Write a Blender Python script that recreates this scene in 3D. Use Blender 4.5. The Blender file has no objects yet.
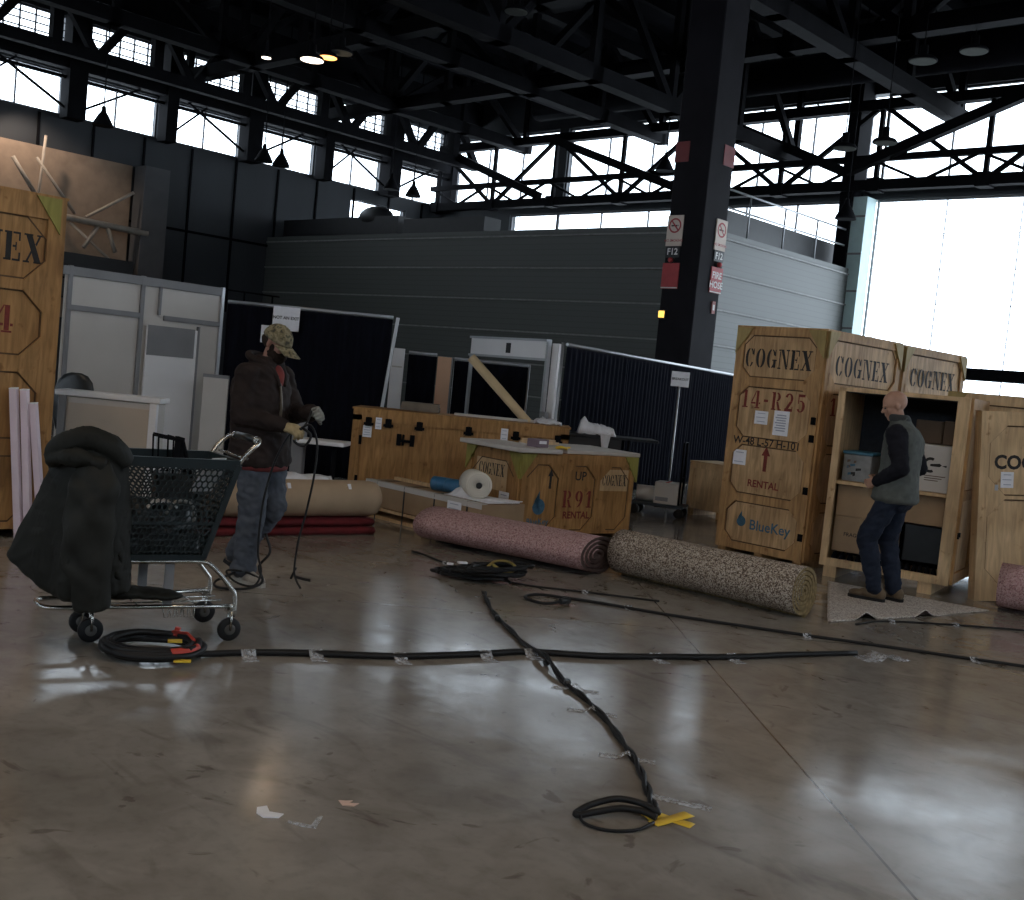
import bpy, bmesh, math, random
from math import sin, cos, pi, radians, atan2, sqrt
from mathutils import Vector, Matrix, noise
S = bpy.context.scene
COL = S.collection
R = random.Random(7)
V = Vector
# ------------------------------------------------------------------ materials
def _n(nt, t, x=0, y=0): 
    n = nt.nodes.new(t); n.location = (x, y); return n
def new_mat(name):
    m = bpy.data.materials.new(name); m.use_nodes = True
    nt = m.node_tree; b = nt.nodes['Principled BSDF']
    return m, nt, b
def mat(name, c, rough=.6, metal=0., var=.15, scale=6., stretch=(1,1,1), bump=0., c2=None, detail=4., spec=.5):
    m, nt, b = new_mat(name)
    tc = _n(nt,'ShaderNodeTexCoord'); mp = _n(nt,'ShaderNodeMapping'); mp.inputs['Scale'].default_value = stretch
    nz = _n(nt,'ShaderNodeTexNoise'); nz.inputs['Scale'].default_value = scale; nz.inputs['Detail'].default_value = detail
    rp = _n(nt,'ShaderNodeValToRGB')
    a = c2 if c2 else tuple(min(1, v*(1+var)) for v in c); d = c if c2 else tuple(v*(1-var) for v in c)
    rp.color_ramp.elements[0].position = .3; rp.color_ramp.elements[1].position = .7
    rp.color_ramp.elements[0].color = (*d,1); rp.color_ramp.elements[1].color = (*a,1)
    L = nt.links.new
    L(tc.outputs['Object'], mp.inputs['Vector']); L(mp.outputs[0], nz.inputs['Vector']); L(nz.outputs[0], rp.inputs[0]); L(rp.outputs[0], b.inputs['Base Color'])
    b.inputs['Roughness'].default_value = rough; b.inputs['Metallic'].default_value = metal; b.inputs['Specular IOR Level'].default_value = spec
    if bump:
        bp = _n(nt,'ShaderNodeBump'); bp.inputs['Strength'].default_value = bump; bp.inputs['Distance'].default_value = .01
        L(nz.outputs[0], bp.inputs['Height']); L(bp.outputs[0], b.inputs['Normal'])
    return m
def speckle(name, cols, scale=70., rough=.95):
    m, nt, b = new_mat(name)
    tc = _n(nt,'ShaderNodeTexCoord'); vz = _n(nt,'ShaderNodeTexVoronoi'); vz.inputs['Scale'].default_value = scale
    sep = _n(nt,'ShaderNodeSeparateColor'); rp = _n(nt,'ShaderNodeValToRGB'); rp.color_ramp.interpolation = 'CONSTANT'
    L = nt.links.new
    L(tc.outputs['Object'], vz.inputs['Vector']); L(vz.outputs['Color'], sep.inputs[0]); L(sep.outputs[0], rp.inputs[0])
    e = rp.color_ramp.elements
    while len(e) < len(cols): e.new(.5)
    for i, c in enumerate(cols): e[i].position = i/len(cols); e[i].color = (*c,1)
    L(rp.outputs[0], b.inputs['Base Color']); b.inputs['Roughness'].default_value = rough; b.inputs['Specular IOR Level'].default_value = .1
    bp = _n(nt,'ShaderNodeBump'); bp.inputs['Strength'].default_value = .5; bp.inputs['Distance'].default_value = .006
    L(vz.outputs['Distance'], bp.inputs['Height']); L(bp.outputs[0], b.inputs['Normal'])
    return m
def emit(name, c, s):
    m, nt, b = new_mat(name)
    b.inputs['Base Color'].default_value = (*c,1); b.inputs['Emission Color'].default_value = (*c,1); b.inputs['Emission Strength'].default_value = s
    return m
def wood(name, c, var=.28, rough=.62):
    # plywood: long grain along local z, plus broad blotches
    m, nt, b = new_mat(name); L = nt.links.new
    tc = _n(nt,'ShaderNodeTexCoord'); mp = _n(nt,'ShaderNodeMapping'); mp.inputs['Scale'].default_value = (9,9,1.1)
    n1 = _n(nt,'ShaderNodeTexNoise'); n1.inputs['Scale'].default_value = 3.; n1.inputs['Detail'].default_value = 6; n1.inputs['Distortion'].default_value = .8
    n2 = _n(nt,'ShaderNodeTexNoise'); n2.inputs['Scale'].default_value = 2.2
    n3 = _n(nt,'ShaderNodeTexNoise'); n3.inputs['Scale'].default_value = 9.; n3.inputs['Detail'].default_value = 8
    r1 = _n(nt,'ShaderNodeValToRGB'); e = r1.color_ramp.elements
    e[0].position=.32; e[1].position=.68; e[0].color=(*[v*(1-var) for v in c],1); e[1].color=(*[min(1,v*(1+var)) for v in c],1)
    mx = _n(nt,'ShaderNodeMix'); mx.data_type='RGBA'; mx.blend_type='MULTIPLY'; mx.inputs[0].default_value=.7
    r2 = _n(nt,'ShaderNodeValToRGB'); e=r2.color_ramp.elements; e[0].position=.3; e[1].position=.62; e[0].color=(.62,.56,.5,1); e[1].color=(1,1,1,1)
    mx2 = _n(nt,'ShaderNodeMix'); mx2.data_type='RGBA'; mx2.blend_type='MULTIPLY'; mx2.inputs[0].default_value=.8
    r3 = _n(nt,'ShaderNodeValToRGB'); e=r3.color_ramp.elements; e[0].position=.27; e[1].position=.36; e[0].color=(.45,.36,.28,1); e[1].color=(1,1,1,1)
    L(tc.outputs['Object'],mp.inputs[0]); L(mp.outputs[0],n1.inputs['Vector']); L(tc.outputs['Object'],n2.inputs['Vector']); L(tc.outputs['Object'],n3.inputs['Vector'])
    L(n1.outputs[0],r1.inputs[0]); L(n2.outputs[0],r2.inputs[0]); L(n3.outputs[0],r3.inputs[0])
    L(r1.outputs[0],mx.inputs['A']); L(r2.outputs[0],mx.inputs['B']); L(mx.outputs['Result'],mx2.inputs['A']); L(r3.outputs[0],mx2.inputs['B'])
    L(mx2.outputs['Result'],b.inputs['Base Color']); b.inputs['Roughness'].default_value=rough; b.inputs['Specular IOR Level'].default_value=.25
    return m
# ------------------------------------------------------------------ mesh builder
def TR(x=0,y=0,z=0,rz=0,rx=0,ry=0): return Matrix.Translation((x,y,z)) @ Matrix.Rotation(rz,4,'Z') @ Matrix.Rotation(ry,4,'Y') @ Matrix.Rotation(rx,4,'X')
def basis(o, X, Y, Z):
    return Matrix(((X[0],Y[0],Z[0],o[0]),(X[1],Y[1],Z[1],o[1]),(X[2],Y[2],Z[2],o[2]),(0,0,0,1)))
class MB:
    def __init__(s): s.v=[]; s.f=[]; s.m=[]; s.s=[]
    def add(s, vs, fs, M=None, mi=0, sm=False):
        o=len(s.v)
        s.v += [tuple(M @ V(p)) if M else tuple(p) for p in vs]
        s.f += [tuple(i+o for i in f) for f in fs]; s.m += [mi]*len(fs); s.s += [sm]*len(fs)
        return s
    def box(s, c, d, M=None, mi=0, bev=0.):
        x,y,z=c; a,b,e=d[0]/2,d[1]/2,d[2]/2
        if bev:
            t=min(bev,a*.9,b*.9,e*.9)
            P=[]; idx={}
            for sx in(-1,1):
                for sy in(-1,1):
                    for sz in(-1,1):
                        for k,q in enumerate(((a-t,b-t,e),(a-t,b,e-t),(a,b-t,e-t))):
                            idx[sx,sy,sz,k]=len(P); P.append((x+sx*q[0],y+sy*q[1],z+sz*q[2]))
            F=[]
            g=lambda sx,sy,sz,k: idx[sx,sy,sz,k]
            for q in(-1,1):
                F.append([g(-1,-1,q,0),g(1,-1,q,0),g(1,1,q,0),g(-1,1,q,0)][::q])
                F.append([g(-1,q,-1,1),g(-1,q,1,1),g(1,q,1,1),g(1,q,-1,1)][::q])
                F.append([g(q,-1,-1,2),g(q,1,-1,2),g(q,1,1,2),g(q,-1,1,2)][::q])
            for p in(-1,1):
                for q in(-1,1):
                    F.append([g(-1,p,q,0),g(-1,p,q,1),g(1,p,q,1),g(1,p,q,0)][::-p*q])
                    F.append([g(p,-1,q,0),g(p,-1,q,2),g(p,1,q,2),g(p,1,q,0)][::p*q])
                    F.append([g(p,q,-1,1),g(p,q,-1,2),g(p,q,1,2),g(p,q,1,1)][::-p*q])
                    for r in(-1,1): F.append([g(p,q,r,0),g(p,q,r,1),g(p,q,r,2)][::-p*q*r])
            return s.add(P,F,M,mi)
        P=[(x+i*a,y+j*b,z+k*e) for i in(-1,1) for j in(-1,1) for k in(-1,1)]
        return s.add(P,[(0,1,3,2),(4,6,7,5),(0,4,5,1),(2,3,7,6),(0,2,6,4),(1,5,7,3)],M,mi)
    def prism(s, poly, z0, z1, M=None, mi=0):
        n=len(poly); a=sum(poly[i][0]*poly[(i+1)%n][1]-poly[(i+1)%n][0]*poly[i][1] for i in range(n))
        if a<0: poly=poly[::-1]
        P=[(x,y,z0) for x,y in poly]+[(x,y,z1) for x,y in poly]
        F=[tuple(range(n))[::-1],tuple(range(n,2*n))]+[(i,(i+1)%n,(i+1)%n+n,i+n) for i in range(n)]
        return s.add(P,F,M,mi)
    def bar(s, p, q, w, h=None, mi=0, up=(0,0,1)):
        p,q=V(p),V(q); h=h or w; d=(q-p); L=d.length; d.normalize(); u=V(up)
        if abs(d.dot(u))>.98: u=V((0,1,0))
        X=d.cross(u).normalized(); Z=X.cross(d)
        return s.box((0,L/2,0),(w,L,h),basis(p,X,d,Z),mi)
    def tube(s, pts, r, n=8, mi=0, closed=False, cap=True, sm=True):
        pts=[V(p) for p in pts]; N=len(pts); rs=r if isinstance(r,(list,tuple)) else [r]*N
        T=[]
        for i in range(N):
            a=pts[i-1] if (i or closed) else pts[0]; b=pts[(i+1)%N] if (i<N-1 or closed) else pts[-1]
            t=(b-a); T.append(t.normalized() if t.length>1e-9 else V((0,0,1)))
        u=T[0].cross(V((0,0,1))); 
        if u.length<.1: u=T[0].cross(V((0,1,0)))
        u.normalize(); P=[]
        for i in range(N):
            u=(u-T[i]*u.dot(T[i])).normalized(); w=T[i].cross(u)
            P+= [tuple(pts[i]+(u*cos(2*pi*k/n)+w*sin(2*pi*k/n))*rs[i]) for k in range(n)]
        F=[]
        for i in range(N if closed else N-1):
            j=(i+1)%N
            for k in range(n): F.append((i*n+k,i*n+(k+1)%n,j*n+(k+1)%n,j*n+k))
        s.add(P,F,None,mi,sm)
        if cap and not closed:
            o=len(s.v)-len(P)
            s.f+=[tuple(o+k for k in range(n))[::-1],tuple(o+(N-1)*n+k for k in range(n))]; s.m+=[mi]*2; s.s+=[False]*2
        return s
    def lathe(s, prof, n=20, M=None, mi=0, sm=True):
        P=[(r*cos(2*pi*k/n),r*sin(2*pi*k/n),z) for r,z in prof for k in range(n)]; F=[]
        for i in range(len(prof)-1):
            for k in range(n): F.append((i*n+k,i*n+(k+1)%n,(i+1)*n+(k+1)%n,(i+1)*n+k))
        s.add(P,F,M,mi,sm)
        o=len(s.v)-len(P); s.f+=[tuple(o+k for k in range(n))[::-1],tuple(o+(len(prof)-1)*n+k for k in range(n))]; s.m+=[mi]*2; s.s+=[False]*2
        return s
    def loft(s, rings, M=None, mi=0, sm=True, cap=True):
        n=len(rings[0]); P=[p for r in rings for p in r]; F=[]
        for i in range(len(rings)-1):
            for k in range(n): F.append((i*n+k,i*n+(k+1)%n,(i+1)*n+(k+1)%n,(i+1)*n+k))
        if cap: F+=[tuple(range(n))[::-1],tuple(range((len(rings)-1)*n,len(rings)*n))]
        return s.add(P,F,M,mi,sm)
    def ell(s, c, r, M=None, mi=0, nu=16, nv=10):
        rings=[]
        for i in range(1,nv):
            t=-pi/2+pi*i/nv
            rings.append([(c[0]+r[0]*cos(t)*cos(2*pi*k/nu),c[1]+r[1]*cos(t)*sin(2*pi*k/nu),c[2]+r[2]*sin(t)) for k in range(nu)])
        return s.loft(rings,M,mi)
    def grid(s, fn, nu, nv, M=None, mi=0, sm=True):
        P=[fn(i/nu,j/nv) for j in range(nv+1) for i in range(nu+1)]
        F=[(j*(nu+1)+i,j*(nu+1)+i+1,(j+1)*(nu+1)+i+1,(j+1)*(nu+1)+i) for j in range(nv) for i in range(nu)]
        return s.add(P,F,M,mi,sm)
    def mesh(s, name):
        me=bpy.data.meshes.new(name); me.from_pydata(s.v,[],s.f)
        me.polygons.foreach_set('material_index',s.m); me.polygons.foreach_set('use_smooth',s.s); me.update(); return me
    def build(s, name, mats, parent=None, label=None):
        o=bpy.data.objects.new(name,s.mesh(name)); COL.objects.link(o)
        for m in (mats if isinstance(mats,(list,tuple)) else [mats]): o.data.materials.append(m)
        if parent: o.parent=parent
        if label: o['label']=label
        return o
class MBs:
    'one mesh per prism, so each corner piece is a part of its own'
    def __init__(s): s.l=[]
    def prism(s,*a): s.l.append(MB().prism(*a))
    def build(s,name,m,parent,label=None):
        for q in s.l: q.build(name,m,parent,label)
def tag(o,label,cat,group=None,kind=None):
    o['label']=label; o['category']=cat
    if group: o['group']=group
    if kind: o['kind']=kind
    return o
def thing(name,label,cat,loc=(0,0,0),rz=0,group=None):
    o=bpy.data.objects.new(name,None); COL.objects.link(o); o.empty_display_size=.1
    o.location=loc; o.rotation_euler=(0,0,rz); return tag(o,label,cat,group)
def solid(o,t):
    md=o.modifiers.new('thick','SOLIDIFY'); md.thickness=t; md.offset=0; return o
def catmull(pts,n=6,closed=False):
    pts=[V(p) for p in pts]; N=len(pts); out=[]
    for i in range(N if closed else N-1):
        p0=pts[(i-1)%N] if (i or closed) else pts[0]*2-pts[1]; p1=pts[i]; p2=pts[(i+1)%N]; p3=pts[(i+2)%N] if (i+2<N or closed) else pts[-1]*2-pts[-2]
        for k in range(n):
            t=k/n; out.append(.5*((2*p1)+(p2-p0)*t+(2*p0-5*p1+4*p2-p3)*t*t+(3*p1-p0-3*p2+p3)*t**3))
    if not closed: out.append(pts[-1])
    return out
# ------------------------------------------------------------------ lettering
def _arc(cx,cy,ox,oy,ix,iy,a0,a1,n=10,icx=None):
    icx=cx if icx is None else icx; q=[]
    for i in range(n):
        a,b=radians(a0+(a1-a0)*i/n),radians(a0+(a1-a0)*(i+1)/n)
        q.append([(cx+ox*cos(a),cy+oy*sin(a)),(cx+ox*cos(b),cy+oy*sin(b)),(icx+ix*cos(b),cy+iy*sin(b)),(icx+ix*cos(a),cy+iy*sin(a))])
    return q
def _r(x0,y0,x1,y1): return [(x0,y0),(x1,y0),(x1,y1),(x0,y1)]
GL={
'C':(.84,_arc(.42,.5,.4,.5,.17,.45,102,258)+_arc(.42,.5,.36,.5,.2,.44,22,78,6)+_arc(.42,.5,.36,.5,.2,.44,282,330,6)+[_r(.7,.62,.78,.97)]),
'O':(.86,_arc(.43,.5,.41,.5,.17,.45,98,262)+_arc(.43,.5,.41,.5,.17,.45,-82,82)),
'G':(.9,_arc(.42,.5,.4,.5,.17,.45,102,258)+_arc(.42,.5,.36,.5,.2,.44,22,78,6)+_arc(.42,.5,.36,.5,.2,.44,282,320,6)+[_r(.7,.64,.78,.97),_r(.6,.04,.82,.42),_r(.5,.4,.9,.46)]),
'N':(.96,[_r(.1,0,.18,.9),_r(0,0,.28,.07),_r(.0,.93,.2,1),[(.2,1),(.44,1),(.86,.0),(.7,.0)],_r(.78,.12,.86,1),_r(.66,.93,.96,1)]),
'E':(.8,[_r(.08,0,.34,1),_r(0,.93,.34,1),_r(0,0,.34,.07),_r(.39,.93,.74,1),_r(.39,0,.76,.07),_r(.66,.7,.74,1),_r(.68,0,.76,.3),_r(.39,.47,.56,.54),_r(.52,.36,.58,.65)]),
'X':(.92,[[(.06,1),(.36,1),(.86,0),(.56,0)],[(.72,1),(.82,1),(.6,.6),(.54,.66)],[(.1,0),(.2,0),(.4,.36),(.34,.42)],_r(0,.94,.42,1),_r(.6,.94,.92,1),_r(0,0,.3,.06),_r(.5,0,.92,.06)]),
'R':(.9,[_r(.08,0,.32,1),_r(0,.93,.32,1),_r(0,0,.4,.07)]+_arc(.42,.74,.36,.26,.14,.2,-80,82)+[[(.42,.47),(.6,.47),(.84,0),(.62,0)],_r(.62,0,.9,.07)]),
'1':(.6,[_r(.2,.0,.44,1),_r(.06,0,.58,.07),[(.2,1),(.2,.86),(.02,.74),(.02,.82)]]),
'2':(.8,_arc(.38,.7,.36,.3,.14,.23,-35,165)+[[(.68,.53),(.46,.56),(.04,.06),(.3,.06)],_r(.04,0,.74,.15),_r(.66,.0,.74,.27)]),
'4':(.84,[[(.46,1),(.4,1),(0,.36),(.12,.36)],_r(0,.24,.42,.34),_r(.46,.08,.68,1),_r(.36,0,.8,.07),_r(.72,.24,.84,.34)]),
'5':(.8,[_r(.14,.85,.7,1),_r(.12,.48,.2,1)]+_arc(.37,.33,.37,.33,.14,.27,-150,115)),
'9':(.8,_arc(.38,.68,.36,.32,.13,.26,98,262)+_arc(.38,.68,.36,.32,.13,.26,-82,82)+_arc(.2,.62,.54,.62,.34,.56,-80,0)),
'-':(.5,[_r(.06,.4,.44,.54)]),' ':(.45,[]),
}
def stencil(mb,M,text,h,cx,cy,mi,wide=1.,gap=.14):
    """block stencil letters centred on cx,cy of the face M, raised a hair from it"""
    W=sum(GL[c][0] for c in text)+gap*(len(text)-1); x=cx-W*h*wide/2
    for c in text:
        w,ps=GL[c]
        for p in ps:
            P=[(x+a*h*wide,cy-h/2+b*h,.0015) for a,b in p]
            a=sum(P[i][0]*P[(i+1)%len(P)][1]-P[(i+1)%len(P)][0]*P[i][1] for i in range(len(P)))
            mb.add(P if a>0 else P[::-1],[tuple(range(len(P)))],M,mi)
        x+=(w+gap)*h*wide
def letters(mb,M,text,h,cx,cy,mi,bold=.0):
    cu=bpy.data.curves.new('t','FONT'); cu.body=text; cu.size=h*1.4; cu.align_x='CENTER'; cu.align_y='CENTER'; cu.offset=bold*h; cu.resolution_u=3
    ob=bpy.data.objects.new('t',cu); me=bpy.data.meshes.new_from_object(ob)
    mb.add([(v.co.x+cx,v.co.y+cy,.0015) for v in me.vertices],[tuple(p.vertices) for p in me.polygons],M,mi)
    bpy.data.objects.remove(ob); bpy.data.curves.remove(cu); bpy.data.meshes.remove(me)
def flat(mb,M,poly,mi,z=.0015):
    a=sum(poly[i][0]*poly[(i+1)%len(poly)][1]-poly[(i+1)%len(poly)][0]*poly[i][1] for i in range(len(poly)))
    if a<0: poly=poly[::-1]
    mb.add([(x,y,z) for x,y in poly],[tuple(range(len(poly)))],M,mi)
def arrow(mb,M,cx,cy,h,w,mi):
    flat(mb,M,[(cx-w*.2,cy-h/2),(cx+w*.2,cy-h/2),(cx+w*.2,cy+h*.12),(cx-w*.2,cy+h*.12)],mi)
    flat(mb,M,[(cx-w/2,cy+h*.12),(cx+w/2,cy+h*.12),(cx,cy+h/2)],mi)
def drop(mb,M,cx,cy,h,mi):
    pts=[(cx,cy+h/2)]
    for i in range(17):
        a=radians(150-300*i/16+0); a=radians(140)-radians(280+40)*i/16*1.0
        pts.append((cx+h*.33*cos(a),cy-h*.17+h*.33*sin(a)))
    flat(mb,M,pts,mi)
def clear(name,c,a):
    m,nt,b=new_mat(name); b.inputs['Base Color'].default_value=(*c,1); b.inputs['Roughness'].default_value=.18; o=nt.nodes['Material Output']
    t=_n(nt,'ShaderNodeBsdfTransparent'); x=_n(nt,'ShaderNodeMixShader'); tc=_n(nt,'ShaderNodeTexCoord'); z=_n(nt,'ShaderNodeTexNoise'); z.inputs['Scale'].default_value=45
    r=_n(nt,'ShaderNodeMapRange'); r.inputs['From Min'].default_value=.35; r.inputs['From Max'].default_value=.65; r.inputs['To Min'].default_value=a*.45; r.inputs['To Max'].default_value=min(1,a*1.6)
    L=nt.links.new; L(tc.outputs['Object'],z.inputs['Vector']); L(z.outputs[0],r.inputs[0]); L(r.outputs[0],x.inputs[0]); L(t.outputs[0],x.inputs[1]); L(b.outputs[0],x.inputs[2]); L(x.outputs[0],o.inputs[0]); return m
# ------------------------------------------------------------------ colours
K=mat('black_paint',(.012,.012,.014),.5,0,.2); M_BLK=K
M_STEEL=mat('dark_steel',(.0055,.0055,.007),.85,0,.25,3,spec=.08)
M_DECK=mat('dark_roof_deck',(.006,.006,.008),.95,0,.3,1.5,spec=.03)
M_WALLK=mat('dark_wall_panel',(.030,.034,.040),.7,0,.2,.6,(1,1,.3))
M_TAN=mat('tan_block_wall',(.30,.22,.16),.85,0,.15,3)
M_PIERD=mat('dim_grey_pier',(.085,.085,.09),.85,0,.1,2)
M_EDGESHADE=mat('painted_edge_shade',(.10,.055,.025),.9,0,.3,8)  # shade at the panel edges, put into a dark brown colour
M_PIER=mat('grey_pier',(.22,.22,.23),.8,0,.1,2)
M_ALU=mat('aluminium',(.45,.46,.48),.45,.7,.06,5)
M_CHROME=mat('chrome',(.50,.49,.46),.27,1.,.1,9)
M_WHITE=mat('white_panel',(.52,.485,.45),.5,0,.05,2)
M_WHITE2=mat('white_laminate',(.78,.77,.78),.45,0,.04,2)
M_PAPER=mat('white_paper',(.78,.78,.82),.8,0,.05,20)
M_CREAM=mat('beige_panel',(.50,.42,.34),.6,0,.06,2)
M_PLY=wood('plywood',(.49,.32,.17)); M_PLYL=wood('pale_plywood',(.60,.42,.24),.18); M_PLYD=wood('brown_plywood',(.37,.20,.075))
M_FRAME=wood('frame_timber',(.43,.255,.115)); M_GREEN=wood('green_stained_plywood',(.30,.27,.07),.15); M_OLIVE=wood('olive_stained_plywood',(.36,.27,.11),.15)
M_INK=mat('black_ink',(.018,.016,.016),.8,0,.2,30); M_RED=mat('red_ink',(.17,.024,.016),.8,0,.25,30); M_BLUE=mat('blue_ink',(.05,.13,.20),.8,0,.2,30)
M_DRAPE=mat('black_drape',(.006,.0065,.011),.95,0,.2,4,(6,6,1),spec=.05)
M_CARD=mat('cardboard',(.33,.22,.13),.85,0,.1,4); M_CARDD=mat('dark_cardboard',(.13,.085,.055),.85,0,.12,4)
M_KRAFT=mat('kraft_paper',(.40,.29,.19),.7,0,.12,3); M_TUBE=mat('cardboard_tube',(.62,.47,.28),.7,0,.1,4)
M_REDC=mat('red_carpet',(.12,.008,.011),.9,0,.25,14)
M_RUB=mat('black_rubber',(.010,.010,.011),.55,0,.2,12,spec=.3); M_PLAS=mat('black_plastic',(.014,.017,.020),.35,0,.15,9)
M_CARTG=mat('dark_green_plastic',(.007,.015,.018),.4,0,.15,9)
M_TAPE=clear('clear_tape',(.6,.62,.66),.42); M_YEL=mat('yellow_tape',(.75,.50,.04),.5,0,.1,12); M_REDT=mat('red_tape',(.5,.05,.03),.5,0,.1,12)
M_ORANGE=mat('peach_panel',(.66,.40,.26),.7,0,.06,3)
M_BLTAPE=mat('blue_stretch_wrap',(.035,.13,.25),.35,0,.12,14); M_WRAP=mat('white_plastic_film',(.74,.75,.80),.22,0,.12,9,bump=.4)
M_ROLLW=mat('off_white_foam',(.66,.62,.54),.7,0,.06,8)
M_PINK=mat('pink_foam_board',(.72,.60,.66),.7,0,.05,6)
SP_PINK=speckle('pink_fleck_carpet',[(.46,.28,.28),(.38,.22,.22),(.54,.36,.35),(.26,.15,.15),(.46,.31,.30)],115)
SP_GREY=speckle('brown_fleck_carpet',[(.45,.38,.31),(.15,.11,.085),(.53,.46,.39),(.30,.24,.19),(.10,.075,.06)],135)
SP_FLAT=speckle('grey_fleck_carpet',[(.62,.57,.53),(.46,.41,.37),(.70,.66,.62),(.34,.30,.28)],115)
M_BACK=mat('dark_carpet_backing',(.075,.045,.04),.95,0,.3,30); M_BACKY=mat('jute_carpet_backing',(.22,.155,.07),.95,0,.4,40)
SKY=5.3; SPOT_W=280; FILL_W=90; EXPO=0.0
# ------------------------------------------------------------------ the hall (axes turned 43.3 degrees from the view)
YAW=radians(43.3); RB=-YAW
def bw(bx,by,z=0): return (bx*cos(YAW)+by*sin(YAW),-bx*sin(YAW)+by*cos(YAW),z)
def struct(name,mb,mats,label,cat,parent=None,world=False):
    o=mb.build(name,mats,parent)
    if not parent:
        tag(o,label,cat,kind='structure')
        if not world: o.rotation_euler=(0,0,RB)
    return o
# floor: worn concrete, waxed, with saw joints and stains
m,nt,b=new_mat('waxed_concrete'); L=nt.links.new
tc=_n(nt,'ShaderNodeTexCoord')
def nz(scale,detail=5,dist=0.,stretch=None):
    n=_n(nt,'ShaderNodeTexNoise'); n.inputs['Scale'].default_value=scale; n.inputs['Detail'].default_value=detail; n.inputs['Distortion'].default_value=dist
    if stretch:
        mp=_n(nt,'ShaderNodeMapping'); mp.inputs['Scale'].default_value=stretch; L(tc.outputs['Object'],mp.inputs[0]); L(mp.outputs[0],n.inputs['Vector'])
    else: L(tc.outputs['Object'],n.inputs['Vector'])
    return n.outputs[0]
def ramp(src,p0,c0,p1,c1):
    r=_n(nt,'ShaderNodeValToRGB'); e=r.color_ramp.elements; e[0].position=p0; e[1].position=p1; e[0].color=(*c0,1); e[1].color=(*c1,1); L(src,r.inputs[0]); return r.outputs[0]
def mul(a,bb,f=1.):
    x=_n(nt,'ShaderNodeMix'); x.data_type='RGBA'; x.blend_type='MULTIPLY'; x.inputs[0].default_value=f; L(a,x.inputs['A']); L(bb,x.inputs['B']); return x.outputs['Result']
base=ramp(nz(.7,6,.4),.3,(.24,.218,.19),.72,(.36,.33,.295))
c=mul(base,ramp(nz(4.5,8,.8),.3,(.72,.70,.68),.6,(1,1,1)),.8)
c=mul(c,ramp(nz(22,6,0.),.25,(.8,.8,.8),.5,(1,1,1)),.6)
c=mul(c,ramp(nz(1.3,7,2.2,(1.,3.,1.)),.28,(.45,.42,.40),.42,(1,1,1)),.45)   # dark smears
c=mul(c,ramp(nz(2.7,9,3.),.655,(1,1,1),.70,(.60,.57,.55)),.8)
br=_n(nt,'ShaderNodeTexBrick'); br.offset=0; br.inputs['Scale'].default_value=1; br.inputs['Brick Width'].default_value=6.; br.inputs['Row Height'].default_value=6.
br.inputs['Mortar Size'].default_value=.006; br.inputs['Color1'].default_value=br.inputs['Color2'].default_value=(1,1,1,1); br.inputs['Mortar'].default_value=(.38,.36,.34,1)
mp=_n(nt,'ShaderNodeMapping'); mp.inputs['Rotation'].default_value=(0,0,YAW); mp.inputs['Location'].default_value=(1.2,4.35,0); L(tc.outputs['Object'],mp.inputs[0]); L(mp.outputs[0],br.inputs['Vector'])
c=mul(c,br.outputs['Color']); c=mul(c,ramp(nz(.25,2),0,(.95,.95,.95),1,(.95,.95,.95))); L(c,b.inputs['Base Color'])
rr=ramp(nz(1.6,7,.6),.3,(.10,.10,.10),.7,(.24,.24,.24)); L(rr,b.inputs['Roughness']); b.inputs['Specular IOR Level'].default_value=.85
bp=_n(nt,'ShaderNodeBump'); bp.inputs['Strength'].default_value=.12; bp.inputs['Distance'].default_value=.01; L(nz(6,6),bp.inputs['Height']); L(bp.outputs[0],b.inputs['Normal'])
M_FLOOR=m
mb=MB(); mb.box((-7,4,-.15),(50,54,.3)); struct('floor',mb,M_FLOOR,'worn waxed concrete hall floor with saw joints and stains','floor')
# glass
m,nt,b=new_mat('window_glass'); o_=nt.nodes['Material Output']; nt.nodes.remove(b)
t=_n(nt,'ShaderNodeBsdfTransparent'); g=_n(nt,'ShaderNodeBsdfGlossy'); g.inputs['Roughness'].default_value=.03; x=_n(nt,'ShaderNodeMixShader'); x.inputs[0].default_value=.06
nt.links.new(t.outputs[0],x.inputs[1]); nt.links.new(g.outputs[0],x.inputs[2]); nt.links.new(x.outputs[0],o_.inputs[0]); M_GLASS=m
WN=[0]
M_MUNT=mat('window_muntin',(.10,.10,.11),.6,0,.1)
PORTALS=[]
def window(axis,at,a0,a1,z0,z1,nv,nh,label,fr=.05,bw_=.018,mm=None):
    """glazed opening in a wall: frame part with bars, one pane part. axis 'y': wall plane bx=at running along by"""
    WN[0]+=1
    w=bpy.data.objects.new('window_%d'%WN[0],None); COL.objects.link(w); w.rotation_euler=(0,0,RB); tag(w,label,'window',kind='structure')
    def P(a,z,d=0): return (at+d,a,z) if axis=='y' else (a,at+d,z)
    f=MB()
    def bar(a,b_,c_,d_):
        cx=P((a+b_)/2,(c_+d_)/2); sz=(.06,b_-a,d_-c_) if axis=='y' else (b_-a,.06,d_-c_); f.box(cx,sz)
    bar(a0,a1,z0,z0+fr); bar(a0,a1,z1-fr,z1); bar(a0,a0+fr,z0+fr,z1-fr); bar(a1-fr,a1,z0+fr,z1-fr)
    for i in range(1,nv): a=a0+(a1-a0)*i/nv; bar(a-bw_,a+bw_,z0+fr,z1-fr)
    for j in range(1,nh): z=z0+(z1-z0)*j/nh; bar(a0+fr,a1-fr,z-bw_*.8,z+bw_*.8)
    o=f.build('window_frame',mm or M_MUNT,w)
    p=MB(); p.add([P(a0,z0,.04),P(a1,z0,.04),P(a1,z1,.04),P(a0,z1,.04)],[(0,1,2,3)]); p.build('window_pane',M_GLASS,w)
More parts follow.
